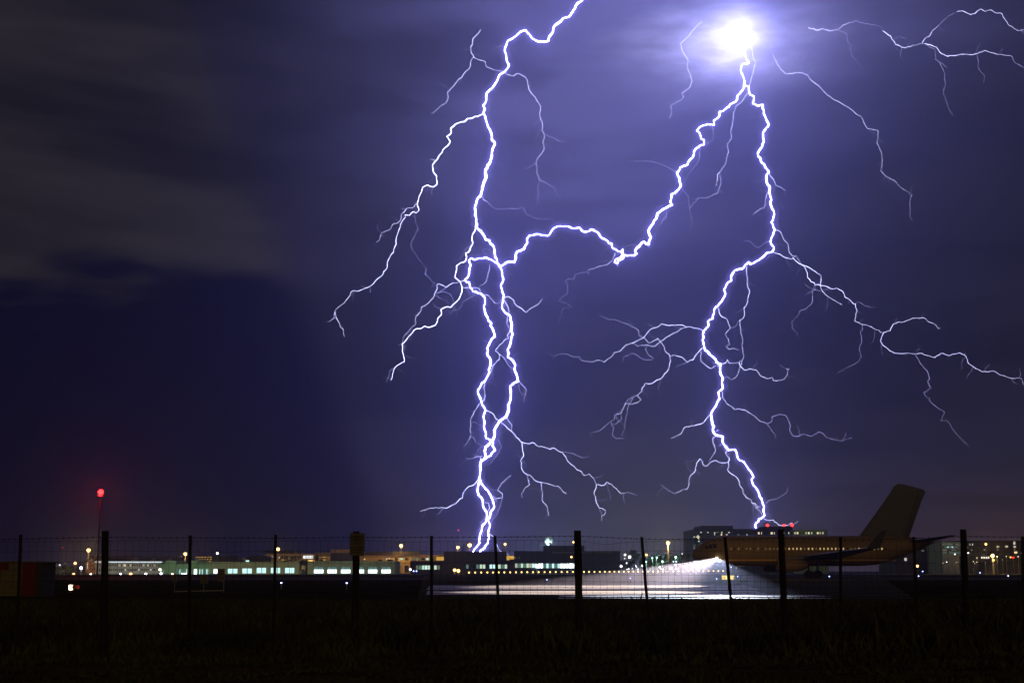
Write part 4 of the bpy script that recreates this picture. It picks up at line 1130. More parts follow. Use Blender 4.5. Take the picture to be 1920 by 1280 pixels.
# ------------------------------------------------------------------ the airliner, standing on the taxiway, nose to the left
AY = 191.0
def airliner():
    Y = AY
    skin = surface("gold_brown_skin", (0.16, 0.105, 0.035), 0.55, 0.10, 0.3, 0.0, spec=0.3)
    fin_m = surface("olive_fin_paint", (0.048, 0.042, 0.022), 0.55, 0.10, 0.3, 0.0, spec=0.3)
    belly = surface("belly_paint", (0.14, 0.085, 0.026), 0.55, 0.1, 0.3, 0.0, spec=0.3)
    metal = surface("bare_wing_metal", (0.09, 0.085, 0.075), 0.5, 0.1, 0.5, 0.0, spec=0.3)
    dark = surface("dark_inlet", (0.012, 0.012, 0.013), 0.7, 0.2, 2, 0)
    tyre = surface("tyre_rubber", (0.012, 0.012, 0.012), 0.9, 0.2, 3, 0.1)
    gold = surface("gold_stripe", (0.60, 0.36, 0.06), 0.5, 0.05, 1, 0)
    root = empty('airliner', (xat(1470, Y), Y, 0))
    tag(root, 'brown twin-engine airliner standing on the taxiway with its nose to the left', 'aircraft')
    l = root.location
    X = lambda px: xat(px, Y) - l.x
    Zp = lambda py: zat(py, Y)
    xn, xt = X(1297), X(1752)
    L = xt - xn
    rad, zc = 2.0, 3.66
    # fuselage sections: fraction along, radius factor, centre height
    sec = [(0.0, .04, -.55), (.008, .22, -.50), (.022, .42, -.42), (.045, .64, -.28), (.075, .83, -.13), (.11, .95, -.04), (.145, 1, 0), (.70, 1, 0), (.76, .96, .08), (.82, .82, .30), (.88, .62, .60), (.94, .40, .93), (.985, .20, 1.15), (1.0, .10, 1.2)]
    n = 36
    mb = MB()
    for t, r, dz in sec:
        for k in range(n):
            a = 2 * math.pi * k / n
            mb.v.append((xn + t * L, r * rad * 0.95 * math.sin(a), zc + dz + r * rad * math.cos(a)))
    for i in range(len(sec) - 1):
        for k in range(n):
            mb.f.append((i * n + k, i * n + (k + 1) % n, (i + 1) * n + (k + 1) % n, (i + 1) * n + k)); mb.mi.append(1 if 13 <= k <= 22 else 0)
    mb.f.append(tuple(range(n))); mb.mi.append(0); mb.f.append(tuple(reversed([(len(sec) - 1) * n + k for k in range(n)]))); mb.mi.append(0)
    mb.build('fuselage', [skin, belly], root, smooth=True)
    def side(x, z):            # y of the skin on the viewer's side
        t = (x - xn) / L
        for (t0, r0, d0), (t1, r1, d1) in zip(sec, sec[1:]):
            if t0 <= t <= t1:
                f = (t - t0) / (t1 - t0); r = r0 + (r1 - r0) * f; d = d0 + (d1 - d0) * f
                h = (z - zc - d) / (r * rad)
                return -r * rad * .95 * math.sqrt(max(0.02, 1 - h * h))
        return 0
    # cabin windows
    zw = Zp(1028.6)
    wl = glow("cabin_window_light", (1.0, 0.70, 0.28), 0.55); wd = glow("cabin_window_dim", (1.0, 0.62, 0.22), 0.11)
    mw = {}
    for key, mat in (('a', wl), ('b', wd), ('c', dark)):
        mb = MB(); mb.poly([(.105 * math.cos(R(t)), 0, .155 * math.sin(R(t))) for t in range(0, 360, 45)]); mb.poly([(.105 * math.cos(R(-t)), .05, .155 * math.sin(R(-t))) for t in range(0, 360, 45)])
        mw[key] = mb.mesh('cabin_window', mat)
    ra = random.Random(8)
    x = xn + L * .155
    i = 0
    while x < xn + L * .80:
        k = 'a' if (X(1470) < x < X(1580) or X(1600) < x < X(1650)) and ra.random() < .75 else ('b' if ra.random() < .6 else 'c')
        put('cabin_window', mw[k], root, (x, side(x, zw) - .012, zw))
        x += .51; i += 1
    # gold stripe low on the side
    mb = MB()
    zs = Zp(1049.6)
    xs = [xn + L * (.10 + .74 * j / 60) for j in range(61)]
    for x0, x1 in zip(xs, xs[1:]):
        mb.quad((x0, side(x0, zs - .09) - .012, zs - .09), (x1, side(x1, zs - .09) - .012, zs - .09), (x1, side(x1, zs + .09) - .012, zs + .09), (x0, side(x0, zs + .09) - .012, zs + .09))
    mb.build('stripe', gold, root)
    # cockpit windows, doors
    for t0, t1, z0, z1 in ((.052, .064, .22, .62), (.066, .080, .26, .78), (.082, .097, .34, .86)):
        a, b = xn + t0 * L, xn + t1 * L
        mb = MB(); m = 4
        for u in range(m):
            for v in range(m):
                xa, xb = a + (b - a) * u / m, a + (b - a) * (u + 1) / m
                za, zb = zc + z0 + (z1 - z0) * v / m, zc + z0 + (z1 - z0) * (v + 1) / m
                mb.quad(*[(x, side(x, z) - .07, z) for x, z in ((xa, za), (xb, za), (xb, zb), (xa, zb))])
        mb.build('cockpit_window', dark, root)
    for t in (.125, .815):
        a, b = xn + t * L, xn + t * L + .9
        mb = MB(); pts = []
        zz = [zc - .55 + .19 * j for j in range(11)]
        for z0, z1 in zip(zz, zz[1:]):
            mb.quad((a, side(a, z0) - .015, z0), (b, side(b, z0) - .015, z0), (b, side(b, z1) - .015, z1), (a, side(a, z1) - .015, z1))
        mb.build('door', skin, root)
    # fin: outline from the photograph, 0.5 m thick at the root
    out = [(1597, 1012), (1612, 1006), (1646, 962), (1676, 922), (1682, 911.5), (1691, 906.4), (1700, 907.2), (1737.5, 917), (1742, 921.5), (1733, 940), (1719, 975), (1706, 1008), (1706, 1016), (1640, 1018)]
    mb = MB(); m = len(out)
    def thick(py): return .05 + .22 * (py - 905) / 110
    cx, cz = X(1668), Zp(965)
    for s in (-1, 1):
        for (px, py) in out: mb.v.append((X(px), s * thick(py) * .35, Zp(py)))
    ins = [((px - 1668) * .80 + 1668, (py - 965) * .86 + 965) for px, py in out]
    for s in (-1, 1):
        for (px, py) in ins: mb.v.append((X(px), s * thick(py), Zp(py)))
    for k in range(m):
        k2 = (k + 1) % m
        mb.f.append((k, k2, m + k2, m + k)); mb.f.append((k2, k, 2 * m + k, 2 * m + k2)); mb.f.append((m + k, m + k2, 3 * m + k2, 3 * m + k))
    mb.f.append(tuple(2 * m + k for k in range(m))); mb.f.append(tuple(3 * m + k for k in reversed(range(m)))); mb.mi = [0] * len(mb.f)
    mb.build('fin', fin_m, root)
    mb = MB()
    for (p0, q0), (p1, q1) in (((1727, 925), (1692, 1004)),):
        a, b = (X(p0), Zp(q0)), (X(p1), Zp(q1)); mb.quad((a[0], -thick(q0) - .01, a[1]), (a[0] + .08, -thick(q0) - .01, a[1]), (b[0] + .08, -thick(q1) - .01, b[1]), (b[0], -thick(q1) - .01, b[1]))
    mb.build('rudder_hinge', dark, root)
    # wings, tailplane
    def panel(name, rootx, rooty, rootz, chord, tipx, tipy, tipz, tchord, th, mat):
        mb = MB()
        prof = [(0, 0), (.08, .6), (.3, 1), (.65, .6), (1, .05), (.65, -.35), (.3, -.5), (.08, -.4)]
        st = []
        for f in (0, .5, 1):
            cx, cy, cz2, ch = rootx + (tipx - rootx) * f, rooty + (tipy - rooty) * f, rootz + (tipz - rootz) * f, chord + (tchord - chord) * f
            st.append(len(mb.v)); mb.v += [(cx + u * ch, cy, cz2 + w * th * ch / chord * .5) for u, w in prof]
        k = len(prof)
        for a, b in zip(st, st[1:]):
            for i in range(k): mb.f.append((a + i, a + (i + 1) % k, b + (i + 1) % k, b + i))
        mb.f.append(tuple(st[0] + i for i in range(k))); mb.f.append(tuple(reversed([st[-1] + i for i in range(k)]))); mb.mi = [0] * len(mb.f)
        return mb.build(name, mat, root, smooth=False)
    wx = xn + L * .36
    for s in (-1, 1):
        panel('wing', wx, 1.2 * s, 2.55, 7.6, wx + 7.6, 16.6 * s, 3.75, 1.6, .85, metal)
        wl2 = MB(); tx = wx + 7.6
        wl2.poly([(tx, 16.6 * s, 3.72), (tx + 1.6, 16.6 * s, 3.72), (tx + 2.5, 16.95 * s, 5.9), (tx + 1.9, 16.95 * s, 5.9)])
        wl2.poly([(tx + 1.9, 16.9 * s, 5.9), (tx + 2.5, 16.9 * s, 5.9), (tx + 1.6, 16.5 * s, 3.72), (tx, 16.5 * s, 3.72)])
        wl2.build('winglet', fin_m, root)
        panel('tailplane', xn + L * .885, .4 * s, 4.9, 3.6, xn + L * .885 + 3.4, 7.1 * s, 5.5, 1.3, .4, metal)
        # engine under the wing
        ex, ey, ez = wx + .4, 5.0 * s, 1.75
        mb = MB()
        ring = [(-1.6, .70), (-1.5, .80), (-1.1, .88), (.2, .90), (1.4, .78), (2.0, .62), (2.3, .40)]
        for x2, r in ring: mb.v += [(ex + x2, ey + r * math.sin(2 * math.pi * k / 20), ez + r * math.cos(2 * math.pi * k / 20) * .95) for k in range(20)]
        for i2 in range(len(ring) - 1):
            for k in range(20): mb.f.append((i2 * 20 + k, i2 * 20 + (k + 1) % 20, (i2 + 1) * 20 + (k + 1) % 20, (i2 + 1) * 20 + k))
        mb.f.append(tuple(range(20))); mb.f.append(tuple(reversed([(len(ring) - 1) * 20 + k for k in range(20)]))); mb.mi = [0] * len(mb.f)
        e = mb.build('engine', belly, root, smooth=True)
        mb = MB(); mb.tube([(ex - 1.62, ey, ez), (ex - 1.605, ey, ez)], .66, 20); o = mb.build('inlet', dark, e)
        mb = MB(); mb.box(ex - .6, ex + 2.0, ey - .12, ey + .12, ez + .8, 2.75); mb.build('pylon', metal, e)
    def wheel(parent, x, y, r):
        mb = MB(); mb.tube([(x, y - .14, r), (x, y + .14, r)], r, 16); o = mb.build('wheel', tyre, parent)
    nx = xn + L * .10
    mb = MB(); mb.tube([(nx, 0, .35), (nx, 0, 1.9)], .09, 8); g = mb.build('nose_gear', metal, root); wheel(g, nx, -.22, .35); wheel(g, nx, .22, .35)
    gx = xn + L * .50
    for s in (-1, 1):
        mb = MB(); mb.tube([(gx, 2.85 * s, .55), (gx, 2.85 * s, 2.5)], .14, 8); g = mb.build('main_gear', metal, root); wheel(g, gx, 2.85 * s - .42, .55); wheel(g, gx, 2.85 * s + .42, .55)
    # landing and turn-off lights, lit: they throw fan beams over the taxiway towards the viewer's side
    def beam(px, z, yoff, tx, td, half_w, d0, d1, col, power, blend=0.25, bulb=True):
        lp = Vector((xat(px, Y), Y + yoff, z))
        a0, a1 = math.atan2(z, (Vector((tx(d0), d0, 0)) - Vector((lp.x, lp.y, 0))).length), math.atan2(z, (Vector((tx(d1), d1, 0)) - Vector((lp.x, lp.y, 0))).length)
        dep = (a0 + a1) / 2; half_v = abs(a0 - a1) / 2
        dh = (Vector((tx(td), td, 0)) - Vector((lp.x, lp.y, 0))).normalized()
        d = Vector((dh.x * math.cos(dep), dh.y * math.cos(dep), -math.sin(dep)))
        ld = bpy.data.lights.new("landing_beam", 'SPOT')
        ld.energy = power; ld.color = col; ld.shadow_soft_size = 0.0
        ld.spot_size = 2 * math.atan(half_w / (lp - Vector((tx(td), td, 0))).length)
        ld.spot_blend = blend
        o = bpy.data.objects.new("landing_beam", ld)
        zax = -d; xax = Vector((0, 0, 1)).cross(zax).normalized(); yax = zax.cross(xax)
        sy = math.tan(half_v) / math.tan(ld.spot_size / 2)
        Mx = Matrix((xax, yax * sy, zax)).transposed().to_4x4()
        o.matrix_world = Matrix.Translation(lp) @ Matrix((xax, yax, zax)).transposed().to_4x4() @ Matrix.Diagonal((1, sy, 1, 1))
        C.objects.link(o)
        return o
    W1, W2 = (1.0, 0.78, 0.64), (0.80, 0.88, 1.0)
    cx = lambda px: (lambda d: (px - 960) / F * d)
    def xw(px, d): return abs(px) / F * d
    beam(1340, 2.6, -2.6, cx(1070), 90, xw(250, 90), 77.0, 112.0, W1, 2.3e6, 0.4)
    beam(1342, 2.7, -2.6, cx(1070), 68, xw(250, 68), 60.5, 75.0, W1, 4.6e6, 0.4)
    beam(1346, 2.5, -2.9, cx(1285), 57, xw(238, 57), 51.0, 60.8, W2, 4.2e6, 0.6)
    for px, z, yo in ((1341, 2.65, -1.75), (1346, 2.35, -1.85)):
        mb = MB(); mb.ball((X(px), yo, z), .16, 10, 7); mb.build('landing_light', gmat('white', 6), root, smooth=True)
airliner()
LEFT_BOLT = [
    (6, '1330,-30 1300,-62 1262,-58 1240,-74 1205,-66 1180,-44 1150,-40 1128,-22 1106.6,-10.3 1094.5,-1.7 1082.5,6.9 1075.6,18.9 1066.2,32.7 1055,35.2 1047.3,43 1037.8,51.6 1037,60.2 1029.2,70.5 1028.4,76.5 1022.4,79.1 1008.6,78.2 997.4,72.2 993.1,65.3 985.4,56.7 972.5,62.7 966.5,68.8 953.6,75.6 946.7,91.1 945.9,96.3 949.3,103.1 950.2,115.2 954.5,122 949.3,130.6 934.7,144.4 931.3,153 923.5,165 912.3,175.3 912.3,187.3 906.3,197.7 908.9,204.5 906.3,213.1 909.4,217.2 914.5,237.8 921.4,249.8 922.3,261.9 928.3,270.5 923.1,280.8 922.3,291.1 918,306.6 910.2,318.6 911.1,330.6 904.2,354.7 902.5,363.3 893.9,375.3 890.5,387.3 892.2,406.3 891.7,400 892.6,415.5 895.2,429.2 903.8,437 910.6,449 917.5,450.7 926.1,463.6 928.7,482.5 934.7,495.4 939.8,504.8 941.6,515.2 944.1,523.8 939,537.5 945,554.7 942.4,566.7 940.7,577 947.6,586.5 957,592.5 959.6,606.3 957.8,619.9 960.4,629.2 957,643 951.8,655 953.5,661.9 951.8,669.6 961.3,675.6 966.4,684.2 965.6,696.3 969.9,706.6 971.6,714.3 956.1,724.6 957.8,737.5 957,749.5 952.7,759.8 952.7,771.9 948.4,781.3 938.1,788.2 928.6,802.8 926.1,820 923.5,825.2 910.6,837.2 908.9,845.8 910.6,855.2 903.8,863 900.3,871.6 900.3,887 897.7,897.3 896,912.8 896.9,926.6 905.5,938.6 906.3,950.6 913.2,962.7 912.3,974.7 903.8,988.4 900.3,1000.5 898.6,1012.5 899.5,1017.7 893.4,1024.5 887.4,1033.1 883.1,1041.7 884,1050.3 881.4,1064.1'),  # first stretch is unseen, added above the view to brighten the cloud top
    (4, '923.5,825.2 923.5,835.5 927.8,844.1 922.7,848.4 919.2,854.4 910.6,859.5 903.8,863'),
    (4.5, '898.6,897.3 902,905.9 910.6,916.3 917.5,924.8 924.4,938.6 927,948.9 919.2,962.7 914.9,973 918.4,986.7 915.8,1002.2 914.9,1017.7 908.9,1026.3 900.3,1033.1 898.6,1041.7 893.4,1052 892.6,1064.1'),
    (1.5, '918,1000 925,1006 931,1018 933,1024 937,1032 950,1037 954,1040 957,1050'),
    (4, '935.6,496.3 928.7,492 917.5,485.9 910.6,482.5 898.6,484.2 890,486.8 883.1,484.2 878.8,488.5 882.3,496.3 879.7,511.7 878,518.6 871.1,525.5 879.7,528.9 881.4,539.2 886.6,547 900.3,549.5 908.9,558.1 909.8,565 907.2,575.3 910.6,589.1 915.8,601.1 921.8,606.3 919.2,609.7 925.2,619.9 926.9,631.8 920,639.5 915.7,648.1 913.1,661.9 919.1,672.2 918.3,689.4 914.9,703.1 909.7,713.4 902.8,718.6 896.8,730.6 895.9,736.6 902.8,753 910.6,768.4 906.3,782.2 908,795.9 908.8,806.3 910.6,820 917.5,823.4 923.5,825.2'),
    (2.6, '893,419 890,434 885,446 887,455 882,464 881,469 873,475 875,482 873,489 856,498 856,507 853,520 863,528 866,538 865,550 861,560 850,570 846,576 838,575 827,580 828,589 821,596 820,603 816,610 807,613 796,611 789,616 781,616 769,628 762,637 754,645 754,657 756,664 758,678 748,683 739,691 736,701 733,712'),
    (1.5, '870,526 853,531 850,530 838,538 821,532 819,536 820,541 815,550 811,560 799,571 790,575 789,584 780,592 778,600 780,606 770,616 756,632 754,645'),
    (0.8, '777,404 780,420 784,430 775,446 770,460 774,470 786,487 799,502'),
    (1.1, '799,502 797,513 809,527 820,534'),
    (1.6, '866,538 881,540 892,539 899,541 901,550 914,553 923,562 928,569 936,568 945,558'),
    (1.2, '918,496 916,510 912,527 899,538'),
    (1, '892,539 887,555 868,565 862,579 850,582 844,590 839,579'),
    (0.9, '818,550 833,547 844,551 850,563 850,580'),
    (0.8, '827,579 820,577 811,569'),
    (0.8, '815,553 828,560 838,563 841,572'),
    (1, '837,538 828,545 818,550'),
    (1.8, '946,558 954,556 963,562 965,569 978,578 986,586 995,578 1009,570 1017,560'),
    (2, '945,562 952,574 954,586 951,596 950,606 956,618'),
    (1, '882,462 875,464 868,476 862,486'),
    (0.9, '925,479 918,469 911,466 905,469 911,477 916,480'),
    (1, '941,505 948,501 948,498'),
    (3, '906.8,213.8 895.6,218.9 876.7,222.3 871.6,228.4 854.4,232.7 844.9,241.3 846.6,249 838.1,255.9 844.1,265.3 842.4,269.6 833.8,277.3 825.2,289.4 815.7,303.1 810.6,310 813.1,323.8 819.1,330.6 819.1,346.1 813.1,350.4 802,347 792.5,351.3 790.8,358.1 785.6,368.4 783.1,378.8 782.2,383.9 785.6,394.2 780.5,399.4 774.5,396.8 768.4,403.7 759.8,402.8 759.8,408 751.3,420'),
    (2.4, '751,420 747,434 743,446 743,457 738,468 738,473 731,482 726,492 726,502 719,509 715,518 705,525 700,532 689,539 676,544 658,547 653,558 641,571 634,576 628,583'),
    (1.4, '628,583 631,597 637,607 638,613 643,616 644,626 646,631'),
    (1.2, '628,585 626,592 628,595 618,603'),
    (1, '686,539 677,534'),
    (0.8, '694,539 694,549'),
    (1.3, '783,380 773,390 762,391 752,404 751,413 744,419 738,419 732,430 715,436 711,451 705,454'),
    (1.2, '816,301 806,299'),
    (0.8, '815,310 818,317'),
    (1, '813,350 809,361 811,366'),
    (0.8, '759,392 751,390'),
    (1.8, '901,56 896,64 887,72 886,84 883,87 883,96 888,107 897,112 910,116 912,126 931,132 943,133'),
    (1.3, '888,107 884,112 881,127 869,139 866,146 859,149 852,160 839,172 840,186 836,194 825,199 811,213 808,211'),
    (1.5, '945,136 951,140 963,143 970,138 984,144 989,151 991,167 1005,185 1014,201 1012,216 1017,233 1016,245 1021,255 1018,265 1020,281 1015,289 1006,300 1005,307 1007,313 1005,322 1012,338'),
    (0.8, '1012,338 1008,352 1010,368 1006,374 1012,381'),
    (0.7, '1012,338 1026,344 1040,353 1043,365 1053,368'),
    (0.8, '1021,251 1033,257 1047,264 1060,266'),
    (0.8, '1005,307 997,310 987,317 981,313'),
    (1.2, '905,367 906,374 914,378 921,386'),
    (0.7, '921,386 926,390 944,393 956,390 971,392 980,388 985,398 986,401 1003,409 1017,412 1033,409 1045,422'),
    (0.9, '947,85 939,87 931,89 924,94'),
    (2, '956,619 951,628 954,634 945,638 934,650 929,658 936,664 946,672 950,679 954,686 963,693'),
    (1.8, '937,664 936,674 925,684 921,696 913,707'),
    (1.5, '910,715 907,727 909,738 908,750 903,753 895,763 885,780 882,789 883,798 881,804 883,817 874,832 869,836'),
    (1, '881,817 888,820 893,830 904,835'),
    (1, '884,792 889,791 896,795 906,797'),
    (2.2, '911,769 923,774 929,784 938,791 948,798 960,809 966,815 968,820 979,829 980,842 981,856 976,864 978,878 983,886 998,894 1002,900 1014,904 1026,906 1040,911 1047,911 1055,921 1062,925'),
    (2, '948,781 960,796 959,808'),
    (1.2, '973,714 982,724 987,731 984,743 982,750 984,753'),
    (1, '973,715 974,732 980,741 984,738'),
    (1, '919,640 911,640 903,637'),
    (1, '755,645 746,647'),
    (0.7, '737,690 732,694 727,710 722,719'),
    (1, '755,645 760,650 757,659'),
    (1.9, '978,828 988,831 1002,830 1010,837 1021,838 1031,842 1038,839 1048,846 1055,848 1065,865 1079,877 1082,881 1091,884 1095,891 1105,888 1114,898 1118,908'),
    (1.4, '1118,908 1118,914 1114,922 1118,941 1124,952 1133,955 1136,958 1133,965 1128,966 1128,975'),
    (1.3, '1118,908 1127,910 1133,909 1138,903 1149,910 1164,925 1178,922'),
    (0.8, '1178,922 1189,927 1196,928'),
    (0.7, '1169,927 1171,944'),
    (0.7, '1117,895 1125,894 1131,888'),
    (0.8, '1124,953 1128,961 1128,966'),
    (1, '1055,847 1065,848 1077,851 1091,858 1101,856 1105,852'),
    (1.2, '989,892 993,908 983,916 978,925 979,932'),
    (1.3, '1014,904 1016,918 1018,925 1016,937 1026,949 1029,966'),
    (0.9, '980,862 986,872'),
    (2.2, '895,901 890,907 876,914 868,925 867,933 862,935 854,944 837,952 823,952 806,952 788,958'),
    (0.9, '830,953 820,964'),
    (1.2, '904,855 892,856 883,860 874,859'),
    (1, '907,836 897,842 890,854'),
    (1, '933,823 940,836 933,851 926,860 918,870 909,872'),
    (1.4, '920,928 925,930 928,935 942,933 942,925 933,918 940,906 959,890'),
    (1.1, '942,934 937,951 931,966 921,976 922,985'),
    (1.5, '909,942 916,942 918,952 914,961'),
    (1.1, '909,970 902,978 902,985 894,997'),
    (0.9, '914,988 906,997 903,1012'),
]
